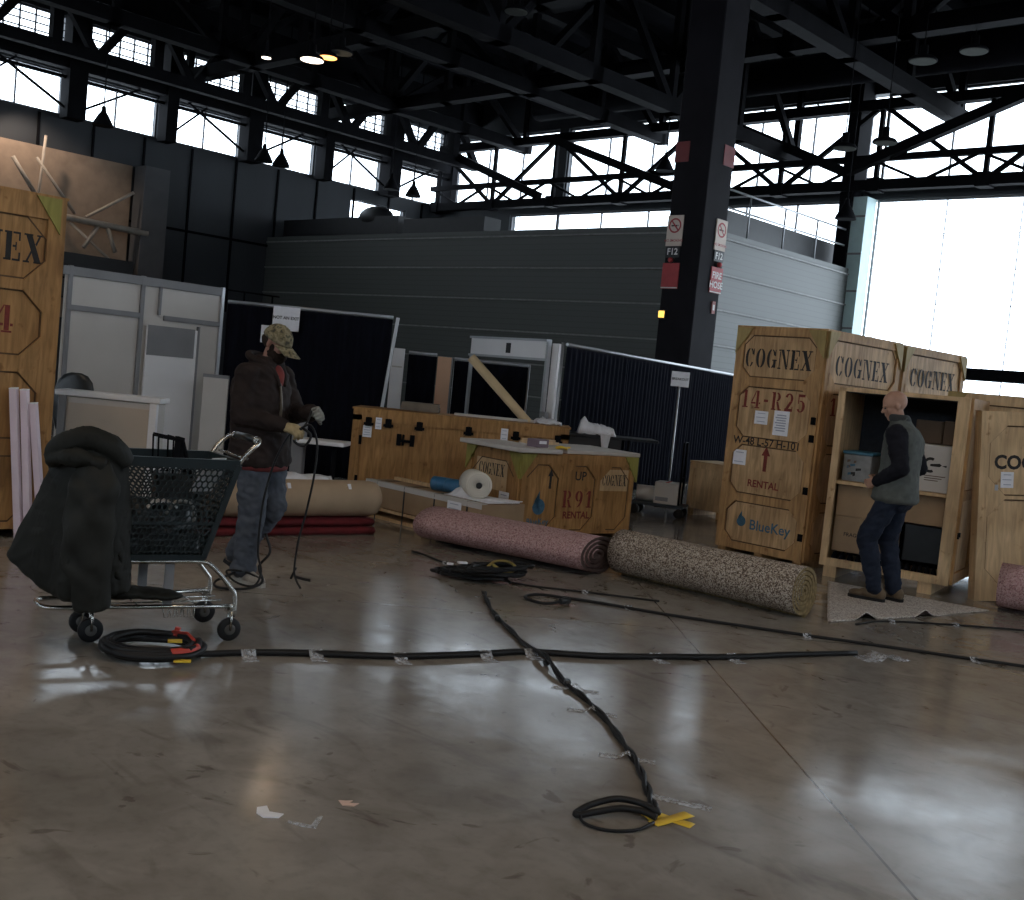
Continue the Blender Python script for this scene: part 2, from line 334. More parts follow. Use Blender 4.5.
# left wall, bx = -30
BX,BY,RX,RY=-30.,27.,14.,-22.
posts=[27-2.75*k for k in range(0,18)]
mb=MB(); X=BX-.15
def wl(y0,y1,z0,z1,mi=0): mb.box((X,(y0+y1)/2,(z0+z1)/2),(.3,y1-y0,z1-z0),None,mi)
wl(RY,22.9,0,7.35); wl(22.9,25.3,0,6.3); wl(22.9,25.3,6.95,7.35); wl(25.3,BY,0,7.35)
wl(RY,BY,8.5,9.0); wl(RY,BY,9.95,11.7)
for y in posts[:-1]: wl(y-.14,y+.14,7.35,8.5); wl(y-.14,y+.14,9.,9.95)
wl(RY,posts[-1]+.14,7.35,8.5); wl(RY,posts[-1]+.14,9.,9.95)
for k in range(12): mb.box((BX+.02,26-1.5*k,5.),(.05,.06,4.6),None,1)      # panel seams
mb.box((BX+.02,17.5,4.9),(.06,19,.07),None,1)
struct('wall_left',mb,[M_WALLK,M_STEEL],'dark panelled hall wall under a band of clerestory windows','wall')
for i in range(9):
    window('y',BX-.1,posts[i+1]+.14,posts[i]-.14,7.35,8.5,2,1,'clerestory window in the lower band of the dark left wall, bay %d from the corner'%(i+1))
    window('y',BX-.1,posts[i+1]+.14,posts[i]-.14,9.,9.95,6,5,'small-paned window in the upper band of the dark left wall, bay %d from the corner'%(i+1))
for i in (9,13): # long glazed runs behind the viewpoint
    window('y',BX-.1,posts[min(i+4,17)]+.14,posts[i]-.14,7.35,8.5,8,1,'clerestory glazing of the left wall beyond the frame')
window('y',BX-.1,22.9,25.3,6.3,6.95,1,1,'low strip window below the clerestory near the hall corner')
# tan block patch with a pale pier and braces near the tall crate
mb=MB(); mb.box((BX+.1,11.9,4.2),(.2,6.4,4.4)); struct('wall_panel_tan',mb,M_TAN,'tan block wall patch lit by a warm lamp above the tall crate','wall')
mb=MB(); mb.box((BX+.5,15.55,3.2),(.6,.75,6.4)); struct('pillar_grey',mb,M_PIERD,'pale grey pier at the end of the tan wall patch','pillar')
mb=MB(); mb.box((BX+.8,12.6,3.1),(.5,4.6,1.2)); struct('wall_ledge',mb,M_BLK,'dark ledge box below the tan wall patch','ledge')
mb=MB(); Xb=BX+.75
mb.tube([(Xb,9,4.75),(Xb,15.4,4.55)],.09); mb.tube([(Xb,12.2,6.0),(Xb,13.3,4.75)],.045); mb.tube([(Xb,13.6,4.7),(Xb,14.9,5.6)],.045); mb.tube([(Xb,12.4,6.6),(Xb,12.25,4.2)],.04)
mb.tube([(Xb,13.2,4.5),(Xb,14.9,3.3)],.04); mb.tube([(Xb,13.6,3.9),(Xb,14.0,4.6)],.06); mb.tube([(Xb,14.5,3.9),(Xb,14.2,4.6)],.06); mb.tube([(Xb,11.6,5.9),(Xb,12.2,5.1)],.06)
struct('wall_brace',mb,mat('pale_steel',(.33,.28,.23),.6,0,.1),'pale pipe braces in front of the tan wall patch','brace')
mb=MB()
for z in (2.75,2.98): mb.tube([(-23.5,9.2,z),(-23.5,16,z)],.022,6)
for i in range(9): mb.tube([(-23.5,9.4+.8*i,2.2),(-23.5,9.4+.8*i,2.98)],.02,6)
struct('trim_1',mb,M_STEEL,'thin dark pipe rail behind the white booth wall','railing')
# back wall, by = 27
mb=MB(); Y=BY+.15
def wb(x0,x1,z0,z1): mb.box(((x0+x1)/2,Y,(z0+z1)/2),(x1-x0,.3,z1-z0))
wb(BX,RX,7.0,7.45); wb(BX,RX,9.7,11.7); wb(BX-.3,-26.6,0,7.0); wb(RX-.4,RX,0,11.7)
for x in (-24.5,-19.0,-8.0,-2.5,3.0,8.5): wb(x-.2,x+.2,7.45,9.7)
for x in (-8.,-2.5,3.,8.5): wb(x-.05,x+.05,0,7.0)
wb(BX,-29.7,7,9.7); wb(-7.8,RX,7.45,9.7)  # unseen right-hand bays closed in, added to cut floor reflections
struct('wall_back',mb,M_WALLK,'dark framed glass wall at the far side of the hall','wall')
xs=[-26.6,-24.5,-19.0,-14.2]
for i in range(3): window('x',BY+.1,xs[i],xs[i+1],4.9 if i<3 else 0,7.0,[1,3,3][i],1,'strip window above the striped partition, %s'%['first from the hall corner','second from the hall corner','nearest the teal jamb'][i])
xs=[-13.5,-8.05,-2.5,3.,8.5,13.6]
for i in range(5): window('x',BY+.1,xs[i],xs[i+1],0.0,7.0,3,8,['tall bright window wall beside the teal jamb','tall window wall right of the photographed bay','tall window wall beyond the frame','tall window wall two bays beyond the frame','tall window wall in the far right bay'][i],.05,.005,M_PIER)
xs=[-29.7,-24.5,-19.,-13.7,-8.,-2.5,3.,8.5,13.6]
for i in range(4): window('x',BY+.1,xs[i]+.2,xs[i+1]-.2,7.45,9.7,3,1,'clerestory glazing of the far wall, bay %d from the hall corner'%(i+1),.06)
mb=MB(); mb.box((-14.05,26.7,5.05),(.34,.6,10.1)); struct('pillar_dark',mb,M_STEEL,'dark steel pillar on the far glass wall','pillar')
mb=MB(); mb.box((-13.69,26.75,3.5),(.38,.5,7.0)); 
for k in range(7): mb.box((-13.69,26.49,.8+.95*k),(.38,.03,.05),None,1)
struct('trim_2',mb,[mat('painted_jamb_light',(.50,.66,.66),.5,0,.05),M_PIER],'window jamb coloured pale teal as lit by the bright window wall','jamb')  # window light on the side face is put into the pale colour
mb=MB(); mb.box((-3.,26.7,2.7),(21,.35,.28)); struct('trim_3',mb,M_STEEL,'dark cross beam low on the bright window wall','beam')
# unseen sides of the hall
mb=MB(); 
def wr(y0,y1,z0,z1): mb.box((RX+.15,(y0+y1)/2,(z0+z1)/2),(.3,y1-y0,z1-z0))
wr(RY,BY,0,7.35); wr(RY,BY,9.6,11.7); wr(RY,-21,7.35,9.6); wr(-11.2,-10.8,7.35,9.6); wr(-.2,.2,7.35,9.6); wr(12.8,13.2,7.35,9.6); wr(26,27,7.35,9.6)
struct('wall_right',mb,M_WALLK,'hall wall on the right beyond the frame','wall')
for a,b_ in ((-21,-11.2),(-10.8,-.2),(.2,12.8),(13.2,26)): window('y',RX+.1,a,b_,7.35,9.6,4,1,'clerestory glazing of the right wall beyond the frame')
mb=MB(); 
def wf(x0,x1,z0,z1): mb.box(((x0+x1)/2,RY-.15,(z0+z1)/2),(x1-x0,.3,z1-z0))
wf(BX,RX,0,5.5); wf(BX,RX,8.5,11.7); wf(BX,-29,5.5,8.5); wf(13,RX,5.5,8.5)
for x in (-15,-1): wf(x-.3,x+.3,5.5,8.5)
struct('wall_front',mb,M_WALLK,'hall wall behind the viewpoint','wall')
for a,b_ in ((-29,-15.3),(-14.7,-1.3),(-.7,13)): window('x',RY-.1,a,b_,5.5,8.5,4,2,'window bay of the wall behind the viewpoint')
# roof
mb=MB(); mb.box(((BX+RX)/2,(BY+RY)/2,11.8),(RX-BX+.6,BY-RY+.6,.2)); struct('ceiling',mb,M_DECK,'dark roof deck of the exhibition hall','ceiling')
mb=MB()
for k in range(28): mb.box((BX+.9+1.55*k,(BY+RY)/2,11.55),(.14,BY-RY,.3))
struct('ceiling_purlins',mb,M_STEEL,'dark roof purlins running towards the far glass wall','purlins')
def truss(axis,at,a0,a1,z0,z1,pitch,label,cw=.28,dw=.14,kind='V',slope=0):
    mb=MB(); n=max(1,round((a1-a0)/pitch)); st=(a1-a0)/n
    P=(lambda a,z:(at,a,z)) if axis=='y' else (lambda a,z:(a,at,z))
    mb.bar(P(a0,z0),P(a1,z0+slope),cw,cw); mb.bar(P(a0,z1),P(a1,z1),cw,cw)
    for i in range(n+1):
        a=a0+st*i; zl=z0+slope*i/n
        mb.bar(P(a,zl),P(a,z1),dw,dw)
        mb.box(P(a,zl),(.34,.34,.34)); 
        if i<n:
            zr=z0+slope*(i+1)/n
            mb.bar(P(a,zl if i%2 else z1),P(a+st,z1 if i%2 else zr),dw,dw)
    return struct('roof_truss',mb,M_STEEL,label,'truss')
# wall trusses
BRACES=[(-17.9,9.2,-14.0,7.55),(-24.3,9.2,-19.2,7.4),(-29.4,9.2,-24.6,7.4),(-14.0,7.6,-9.5,9.2),(-5.,9.2,-2.4,7.4)]
truss('x',26.45,BX+.3,RX,7.25,9.25,2.75,'roof truss standing along the far glass wall',.26,.11)
mb=MB()
for k in range(16): 
    x=BX+1.4+2.75*k; mb.bar((x,26.4,7.3),(x+1.37,26.4,7.9),.07); mb.bar((x,26.4,7.3),(x-1.37,26.4,7.9),.07)
mb.bar((BX,26.4,7.9),(RX,26.4,7.95),.14,.16)
for p_ in BRACES: mb.bar((p_[0],26.2,p_[1]),(p_[2],26.2,p_[3]),.24,.24)
struct('wall_bracing',mb,M_STEEL,'light cross bracing in front of the far clerestory','bracing')
mb=MB(); mb.bar((BX+.35,RY,8.72),(BX+.35,BY,8.72),.3,.42); mb.bar((BX+.3,RY,8.3),(BX+.3,BY,8.3),.1,.08)
for i in range(9):
    y=posts[i]; ym=posts[i+1]
    if i%2: mb.bar((BX+.3,y,7.4),(BX+.3,ym+.6,8.5),.06); mb.bar((BX+.3,ym+.1,7.5),(BX+.3,ym+1.2,8.5),.05)
    else: mb.bar((BX+.3,ym,7.4),(BX+.3,y-.9,8.5),.06)
    mb.box((BX+.3,y,8.6),(.5,.5 if i%2 else .34,2.7))
for i in range(10):
    y=posts[i]
    mb.bar((BX+1.5,y,8.7),(BX+1.5,y-1.37,10.6),.2); mb.bar((BX+1.5,y-2.75,8.7),(BX+1.5,y-1.37,10.6),.2); mb.bar((BX+1.5,y-1.1,8.7),(BX+1.5,y-1.1,10.6),.26)
mb.bar((BX+1.5,0,8.72),(BX+1.5,BY,8.72),.25,.3); mb.bar((BX+1.5,0,10.45),(BX+1.5,BY,10.45),.3,.75)
struct('wall_bracing_left',mb,M_STEEL,'posts and light bracing in front of the left clerestory','bracing')
# spanning trusses
for i,(y,z0) in enumerate(((21.5,9.3),(16.5,9.2))):
    truss('x',y,BX+.4,RX,z0,11.3,2.75,['roof truss nearest the far glass wall','roof truss over the fire-signed column','roof truss over the crates','roof truss over the viewpoint'][i],.34,.18)
for i,(x,z0) in enumerate(((-26.2,9.2),(-20.6,9.1),(-16.,8.2),(-11.6,8.9),(-6.,9.))):
    truss('y',x,1.,BY,z0,11.2,2.75,['roof truss nearest the left wall','second roof truss from the left wall','low roof truss left of the fire-signed column','roof truss running over the fire-signed column','roof truss right of the fire-signed column'][i],.34,.16)
# ducts and hung gear
mb=MB(); mb.tube([(-24.,25.2,9.9),(-8,25.2,9.9)],.42,14); mb.tube([(-22.5,10,9.8),(-22.5,25,9.8)],.3,12); struct('ceiling_duct',mb,M_DECK,'round dark air ducts under the roof trusses','duct')
# striped partition block
m,nt,b=new_mat('ribbed_partition'); L=nt.links.new
tc=_n(nt,'ShaderNodeTexCoord'); sp=_n(nt,'ShaderNodeSeparateXYZ'); L(tc.outputs['Object'],sp.inputs[0])
w=_n(nt,'ShaderNodeMath'); w.operation='MULTIPLY'; w.inputs[1].default_value=1/.13; L(sp.outputs['Z'],w.inputs[0]); w2=_n(nt,'ShaderNodeMath'); w2.operation='FRACT'; L(w.outputs[0],w2.inputs[0])
r=_n(nt,'ShaderNodeValToRGB'); e=r.color_ramp.elements; e[0].position=.0; e[0].color=(.048,.052,.048,1); e[1].position=.16; e[1].color=(.078,.084,.079,1); L(w2.outputs[0],r.inputs[0]); L(r.outputs[0],b.inputs['Base Color']); b.inputs['Roughness'].default_value=.5
M_RIB=m; M_BAND=mat('pale_partition_band',(.22,.22,.215),.6,0,.2,8)
mb=MB(); mb.box(((-30-13.79)/2,(19.8+27)/2,2.585),(16.2,7.2,5.17))
for k in range(6):
    z=5.02-.775*k; mb.box(((-30-13.79)/2,19.79,z),(16.2,.04,.035),None,1); mb.box((-13.78,(19.8+27)/2,z),(.04,7.2,.035),None,1)
struct('wall_partition',mb,[M_RIB,M_BAND],'tall dark ribbed partition block with pale bands behind the column','partition')
mb=MB(); mb.box((-27.,20.6,5.5),(5.5,.8,.5)); mb.box((-22.4,20.5,5.42),(3.2,.6,.42)); mb.ell((-25.6,20.5,5.75),(.7,.35,.35)); struct('trim_4',mb,M_BLK,'dark equipment housing along the top of the ribbed partition','housing')
mb=MB(); mb.box((-14.6,24.2,5.5),(.3,5.6,.7)); struct('trim_5',mb,M_BLK,'dark parapet on the ribbed partition behind the handrail','parapet')
mb=MB()
for z in (5.75,6.15): mb.tube([(-13.95,20.2,z),(-13.95,26.6,z)],.025,6)
for i in range(5): mb.tube([(-13.95,20.3+1.55*i,5.17),(-13.95,20.3+1.55*i,6.15)],.025,6)
struct('trim_6',mb,M_ALU,'thin metal handrail on the ribbed partition top','railing')
# column
cx,cy=-11.825,16.85; w=.755
mb=MB(); mb.box((cx,cy,5.8),(w,w,11.6),None,0,.02)
mb.box((cx-w/2+.15,cy-w/2+.02,5.88),(.30,.06,.36),None,2); mb.box((cx+w/2-.02,cy+w/2-.17,5.88),(.06,.34,.36),None,2)
mb.box((cx,cy,6.22),(w+.03,w+.03,.46),None,0) if 0 else None
struct('pillar_f12',mb,[mat('dark_column_paint',(.011,.010,.013),.7,0,.2,2,spec=.12),M_STEEL,mat('column_red_band',(.18,.018,.02),.5,0,.1)],'thick dark steel column with red bands and safety signs','pillar')
COLF=[basis(bw(cx-w/2,cy-w/2,0),(cos(YAW),-sin(YAW),0),(0,0,1),(-sin(YAW),-cos(YAW),0)),   # left-hand face, x to the right
      basis(bw(cx+w/2,cy-w/2,0),(sin(YAW),cos(YAW),0),(0,0,1),(cos(YAW),-sin(YAW),0))]   # right-hand face
M_SIGNP=mat('no_smoking_sign_face',(.72,.60,.52),.6,0,.04); M_SRED=mat('sign_red',(.42,.045,.05),.55,0,.1); M_WTXT=mat('white_lettering',(.80,.78,.76),.6,0,.03)
def plate(name,label,cat,M,x,z,wd,ht,mats,draw,group=None):
    mb=MB(); mb.box((0,0,.01),(wd,ht,.02)); draw(mb,Matrix.Translation((0,0,.0205)))
    o=mb.build(name,mats); o.matrix_world=M@Matrix.Translation((x,z,.001)); return tag(o,label,cat,group)
def nosmoke(mb,M):
    for q in _arc(0,.09,.135,.135,.105,.105,0,360,24): flat(mb,M,q,1)
    flat(mb,M,[(-.10,.18),(-.08,.20),(.10,.0),(.08,-.02)],1,.002)
    flat(mb,M,[(-.08,.075),(.05,.075),(.05,.10),(-.08,.10)],2); flat(mb,M,[(.06,.075),(.075,.075),(.075,.10),(.06,.10)],2)
    letters(mb,M,'NO SMOKING',.045,0,-.18,1,.02)
for k in range(2):
    M=COLF[k]; x=.175 if k==0 else w-.175; s=['left','right'][k]
    plate('no_smoking_sign','pale no smoking sign on the %s face of the dark column'%s,'sign',M,x,4.47,.34,.55,[M_SIGNP,M_SRED,M_INK],nosmoke)
    plate('column_number_sign','small black column number sign under the %s no smoking sign'%s,'sign',M,x,3.99,.30,.20,[M_BLK,M_WTXT],lambda mb,N: stencil_f12(mb,N))if 0 else None
    plate('column_number_sign','black F12 number plate under the %s no smoking sign'%s,'sign',M,x,4.09,.30,.19,[M_BLK,M_WTXT],lambda mb,N: letters(mb,N,'F12',.115,0,0,1,.035))
    if k==0: plate('red_sign','plain red sign with pale lower edge on the left column face','sign',M,x,3.66,.36,.46,[M_SRED,M_WTXT],lambda mb,N: flat(mb,N,[(-.18,-.225),(.18,-.225),(.18,-.205),(-.18,-.205)],1))
    else: plate('fire_hose_sign','red fire hose sign with pale lettering on the right column face','sign',M,x,3.66,.36,.46,[M_SRED,M_WTXT],lambda mb,N:(letters(mb,N,'FIRE',.12,0,.08,1,.03),letters(mb,N,'HOSE',.12,0,-.09,1,.03),flat(mb,N,[(-.18,-.225),(.18,-.225),(.18,-.205),(-.18,-.205)],1)))
    t=thing('alarm_beacon','small red alarm beacon above the red sign on the %s column face'%s,'alarm'); t.matrix_world=M@Matrix.Translation((x+.0,3.94,.0))
    a=MB(); a.lathe([(.06,0),(.06,.03)],14); a.build('mount',M_BLK,t); a=MB(); a.ell((0,0,.05),(.05,.05,.05)); a.build('lens',M_SRED,t)
t=thing('exit_lamp','small square yellow lit lamp on the left column face','lamp'); t.matrix_world=COLF[0]@Matrix.Translation((.11,2.96,0))
a=MB(); a.box((0,0,.03),(.16,.16,.06),None,0,.01); a.build('housing',M_BLK,t); a=MB(); a.box((0,0,.065),(.12,.12,.02)); a.build('lens',emit('yellow_lens',(1.,.62,.12),1.6),t)
plate('call_box','small pale red call box low on the right column face','call box',COLF[1],w-.17,3.17,.10,.22,[mat('faded_red',(.36,.13,.12),.6,0,.1),M_WTXT],lambda mb,N: flat(mb,N,[(-.03,-.05),(.03,-.05),(.03,.05),(-.03,.05)],1))
# ------------------------------------------------------------------ crates
def Mfront(w,d): return basis((0,0,0),(1,0,0),(0,0,1),(0,-1,0))
def Mright(w,d): return basis((w,0,0),(0,1,0),(0,0,1),(1,0,0))
def Mleft(w,d): return basis((0,d,0),(0,-1,0),(0,0,1),(-1,0,0))
def frame(fm,gm,M,w,h,rows,xs=((.085,None),),t=.022,gus=.10,green=2,z0=0.):
    """batten frame over a crate face: everything but the panels; gussets clip the panel corners"""
    xs=[(a,(w-a if b_ is None else b_)) for a,b_ in xs]
    zs=sorted(rows)
    edges=[z0]+[v for r in zs for v in r]+[h]
    for i in range(0,len(edges),2):
        if edges[i+1]-edges[i]>.004: fm.box((w/2,(edges[i]+edges[i+1])/2,t/2),(w,edges[i+1]-edges[i],t),M)
    for (a,b_) in zs:
        cols=[0]+[v for r in xs for v in r]+[w]
        for i in range(0,len(cols),2):
            if cols[i+1]-cols[i]>.004: fm.box(((cols[i]+cols[i+1])/2,(a+b_)/2,t/2),(cols[i+1]-cols[i],b_-a,t),M)
        top=(a,b_)==zs[-1]
        for (x0,x1) in xs:
            g=min(gus,(b_-a)*.4,(x1-x0)*.4); oc=lambda e:[(x0+g,a+e),(x1-g,a+e),(x1-e,a+g),(x1-e,b_-g),(x1-g,b_-e),(x0+g,b_-e),(x0+e,b_-g),(x0+e,a+g)]
            o1,o2=oc(-.004),oc(.013)
            for i in range(8): flat(fm,M,[o1[i],o1[(i+1)%8],o2[(i+1)%8],o2[i]],1,.0065)  # dark strips painted as the shadow line around each panel opening
        for (x0,x1) in xs:
            g=min(gus,(b_-a)*.4,(x1-x0)*.4)
            for px_,sx in ((x0,1),(x1,-1)):
                for pz,sz in ((a,1),(b_,-1)):
                    isg = top and sz==-1 and ((px_==xs[0][0]) or (px_==xs[-1][1])) and green
                    e=.045 if isg else .02
                    (gm if isg else fm).prism([(px_-sx*e,pz-sz*e),(px_+sx*g,pz-sz*e),(px_+sx*g,pz),(px_,pz+sz*g),(px_-sx*e,pz+sz*g)] if not isg else
                        [(px_-sx*.085,h),(px_+sx*.10,h),(px_-sx*.085,h-.26)],.0 if not isg else .004,t+.004 if not isg else t+.014,M)
def skids(parent,w,d,h=.07,n=3,m=None):
    for i in range(n):
        mb=MB(); x=.06+(w-.12)*i/(n-1); mb.box((x,d/2,h/2),(.09,d-.02,h)); mb.build('skid',m or M_FRAME,parent)
def label_paper(parent,M,x,z,w,h,lines=4,name='paper_label'):
    mb=MB(); mb.box((x,z,.003),(w,h,.004),M)
    for i in range(lines):
        zz=z+h*.32-h*.62*i/max(1,lines-1); mb.box((x-(.03*w if i%2 else 0),zz,.0055),(w*(.72 if i%2 else .6),h*.05,.001),M,1)
    return mb.build(name,[M_PAPER,mat('grey_print',(.36,.38,.46),.8,0,.1)] if 'gp' not in globals() else [M_PAPER,gp],parent)
gp=mat('grey_print',(.36,.38,.46),.8,0,.1)
def latch(parent,M,x,z,name='latch',s=1.):
    mb=MB(); mb.box((x,z,.006),(.05*s,.07*s,.012),M); mb.box((x,z+.012*s,.016),(.026*s,.05*s,.014),M); return mb.build(name,M_STEEL,parent)
def crate(label,loc,rz,w,d,h,group=None,pm=M_PLY,lid=True,base=.07):
    t=thing('shipping_crate',label,'crate',loc,rz,group)
    mb=MB(); mb.box((w/2,d/2,(h+base)/2),(w-.004,d-.004,h-base),None,0,.006); mb.build('body',pm,t)
    return t
# --- tall crate, right of the column (two faces seen)
w,d,h=.99,1.46,2.28
tA=crate('tall plywood shipping crate numbered 14-R25 with a red arrow',(2.164,11.24,0),radians(-45.6),w,d,h)
rows=[(.14,.55),(.63,1.12),(1.19,1.70),(1.79,2.21)]
fm=MB(); gm=MBs(); frame(fm,gm,Mfront(w,d),w,h,rows,z0=.07); fm.build('front_frame',[M_FRAME,M_EDGESHADE],tA); gm.build('corner_gusset',M_OLIVE,tA,'olive stained corner gussets')
pm=MB(); M=Mfront(w,d)@Matrix.Translation((0,0,.002))
for a,b_ in rows: pm.box((w/2,(a+b_)/2,.001),(w-.12,b_-a+.02,.004),M)
M=Mfront(w,d)@Matrix.Translation((0,0,.005))
stencil(pm,M,'COGNEX',.19,.485,1.985,1,.68,.11); stencil(pm,M,'14-R25',.175,.485,1.575,2,.72,.26); arrow(pm,M,.47,1.0,.25,.10,2); letters(pm,M,'RENTAL',.07,.47,.74,2,.03); drop(pm,M,.27,.38,.16,3); letters(pm,M,'BlueKey',.10,.60,.33,3,.02)
pm.build('front_panel',[M_PLY,M_INK,M_RED,M_BLUE],tA)
fm=MB(); letters(fm,Mfront(w,d)@Matrix.Translation((0,0,.0265)),'W-48 L-57 H-101',.075,.47,1.155,0,.02); fm.build('size_lettering',M_INK,tA)
label_paper(tA,M,.37,1.40,.15,.13,3); label_paper(tA,M,.60,1.365,.17,.24,7); label_paper(tA,M,.17,.985,.15,.15,2)
fm=MB(); gm=MBs(); frame(fm,gm,Mright(w,d),d,h,rows,z0=.07); fm.build('side_frame',[M_FRAME,M_EDGESHADE],tA); gm.build('corner_gusset',M_OLIVE,tA,'olive stained corner gussets')
M=Mright(w,d)@Matrix.Translation((0,0,.003)); pm=MB(); 
for a,b_ in rows: pm.box((d/2,(a+b_)/2,.0),(d-.12,b_-a+.02,.004),M)
M=Mright(w,d)@Matrix.Translation((0,0,.005)); stencil(pm,M,'COGNEX',.20,.72,1.97,1,.90,.11); stencil(pm,M,'14-R25',.17,.74,1.57,2,1.1,.3)
pm.build('side_panel',[M_PLY,M_INK,M_RED],tA)
mb=MB(); mb.box((w/2,d/2,h+.008),(w+.03,d+.03,.02)); mb.build('lid',M_FRAME,tA)
skids(tA,w,d)
for z in (1.25,1.42,.75,.30): latch(tA,Mfront(w,d)@Matrix.Translation((0,0,.024)),w-.03,z)
# --- second tall crate behind it
tB=crate('tall plywood crate behind the 14-R25 crate, only its lettered upper side showing',(3.262,12.317,0),radians(-45.6),w,d,2.27)
fm=MB(); gm=MBs(); frame(fm,gm,Mright(w,d),d,2.27,rows,z0=.07); fm.build('side_frame',[M_FRAME,M_EDGESHADE],tB); gm.build('corner_gusset',M_OLIVE,tB)
M=Mright(w,d)@Matrix.Translation((0,0,.005)); pm=MB(); stencil(pm,M,'COGNEX',.20,.72,1.97,1,.90,.11); pm.box((d/2,1.,-.004),(d-.12,1.9,.004),M); pm.build('side_panel',[M_PLY,M_INK],tB); skids(tB,w,d)
mb=MB(); mb.box((w/2,d/2,2.278),(w+.03,d+.03,.02)); mb.build('lid',M_FRAME,tB)
# --- open crate with shelf
w,d,h=1.146,.85,1.765
OL=(2.955,10.29,0); OR=radians(-32)
tO=thing('open_crate','open pale plywood crate with a shelf of cartons before the bald man','crate',OL,OR)
mb=MB(); z0=.11
mb.box((.012,d/2,(h+z0)/2),(.024,d,h-z0)); mb.box((w-.012,d/2,(h+z0)/2),(.024,d,h-z0)); mb.box((w/2,d-.012,(h+z0)/2),(w-.05,.024,h-z0)); mb.box((w/2,d/2,h-.012),(w,d,.024)); mb.box((w/2,d/2,z0+.012),(w,d,.024))
mb.build('body',M_PLYL,tO)
for x in (.032,w-.032):
    p=MB(); p.box((x+(.02 if x>.5 else 0)*-1,.02,(h+z0)/2),(.064 if x<.5 else .10,.05,h-z0),None,0,.004); p.build('post',M_PLYL,tO)
p=MB(); p.box((w/2,.02,z0+.03),(w,.055,.07)); p.build('bottom_rail',M_PLYL,tO)
p=MB(); p.box((w/2,.02,h-.02),(w,.05,.035)); p.build('top_rail',M_PLYL,tO)
p=MB(); p.box((w/2,d-.035,1.33),(w-.06,.02,.86)); p.box((w/2,d/2-.03,h-.035),(w-.06,d-.12,.02)); p.box((w/2,d-.035,.50),(w-.06,.02,.74)); p.build('inner_sheets',mat('dark_inner_sheet',(.022,.025,.032),.95,0,.2,20),tO,'dark sheets on the inner back and top')  # dark sheets over the crate's inner back and top
p=MB(); p.box((w/2,d/2,.885),(w-.06,d-.06,.03)); p.build('shelf',M_PLYL,tO)
p=MB(); p.box((.63,.10,.42),(.07,.05,.55)); p.build('divider_post',M_PLYL,tO)
for x in (.10,.50,.95): p=MB(); p.box((x,d/2,z0/2),(.12,d-.03,z0)); p.build('skid',M_PLYL,tO)
fm=MB(); M=Mright(w,d)
for a in ((.05,.10),(d-.10,d-.02)): fm.box(((a[0]+a[1])/2,(h+z0)/2,.012),(a[1]-a[0],h-z0,.024),M)
for z in (z0+.05,.9,h-.05): fm.box((d/2,z,.012),(d-.2,.09,.024),M)
fm.build('side_frame',[M_FRAME,M_EDGESHADE],tO)
latch(tO,M@Matrix.Translation((0,0,.02)),.06,.55,'hasp',.8)
# zig-zag foam at the foot
for a,b_ in ((.07,.58),(.68,1.08)):
    p=MB(); n=7
    for i in range(n):
        x=a+(b_-a)*(i+.5)/n; s=(b_-a)/n*.5; p.prism([(x-s,.135),(x+s,.135),(x,.235)],-.0,.10,Matrix(((1,0,0,0),(0,0,1,.05),(0,1,0,0),(0,0,0,1))))
    p.build('packing_foam',M_STEEL,tO,'dark zig-zag packing foam')
MO=Matrix.Translation(OL)@Matrix.Rotation(OR,4,'Z')
def carton(label,x,y,z,w_,d_,h_,mt,draw=None,name='cardboard_box',cat='box',tape=True,group=None):
    t=thing(name,label,cat,tuple(MO@V((x,y,z))),OR,group)
    mb=MB(); mb.box((0,0,h_/2),(w_,d_,h_),None,0,.006); 
    mb.build('carton',mt,t)
    if tape: q=MB(); q.box((0,0,h_+.001),(.05,d_,.002)); q.box((0,-d_/2-.001,h_-.04),(.05,.002,.08)); q.build('sealing_tape',mat('brown_tape',(.30,.20,.11),.35,0,.1) if 'btp' not in globals() else btp,t)
    if draw:
        q=MB(); draw(q,basis((0,-d_/2-.001,h_/2),(1,0,0),(0,0,1),(0,-1,0))); q.build('print',[M_INK,M_CARDD,M_BLUE],t)
    return t
btp=mat('brown_tape',(.30,.20,.11),.35,0,.1)
def swirl(mb,M):
    for q in _arc(.06,.03,.065,.07,.04,.045,60,300,12): flat(mb,M,q,0)
    flat(mb,M,[(.06,.04),(.14,.05),(.16,.035),(.14,.02),(.06,.02)],0); flat(mb,M,[(.16,.03),(.20,.04),(.20,.02)],0)
    for i in range(3): flat(mb,M,[(.02,-.07-.02*i),(.20-.03*i,-.07-.02*i),(.20-.03*i,-.062-.02*i),(.02,-.062-.02*i)],1)
carton('white carton with a dark swirl mark on the right end of the crate shelf',.80,.30,.901,.52,.42,.42,M_WHITE,swirl,tape=False)
carton('brown plain carton under the shelf at the right, above the black gap',.86,.36,.60,.46,.5,.265,M_CARD)
carton('black equipment case at the bottom right of the open crate',.88,.38,.25,.38,.42,.335,M_PLAS,None,'equipment_case','case',False)
carton('brown carton with dark print, lower of the two on the left of the open crate',.315,.36,.24,.50,.5,.33,M_CARD,lambda q,M:(letters(q,M,'FRAGILE',.035,-.06,-.0,0,.02)))
carton('brown carton, upper of the two on the left below the shelf',.315,.36,.572,.50,.5,.29,M_CARD)
def blot(mb,M):
    for i in range(9): x,z=R.uniform(-.10,.06),R.uniform(-.09,.07); a=R.uniform(.02,.05); flat(mb,M,[(x,z),(x+a,z+.01),(x+a,z+.03),(x,z+.025)],i%3)
carton('grey translucent tote of odds and ends at the left end of the shelf',.20,.34,.901,.26,.36,.25,mat('grey_tote',(.20,.20,.20),.4,0,.2,12),blot,'storage_tote','tote',False)
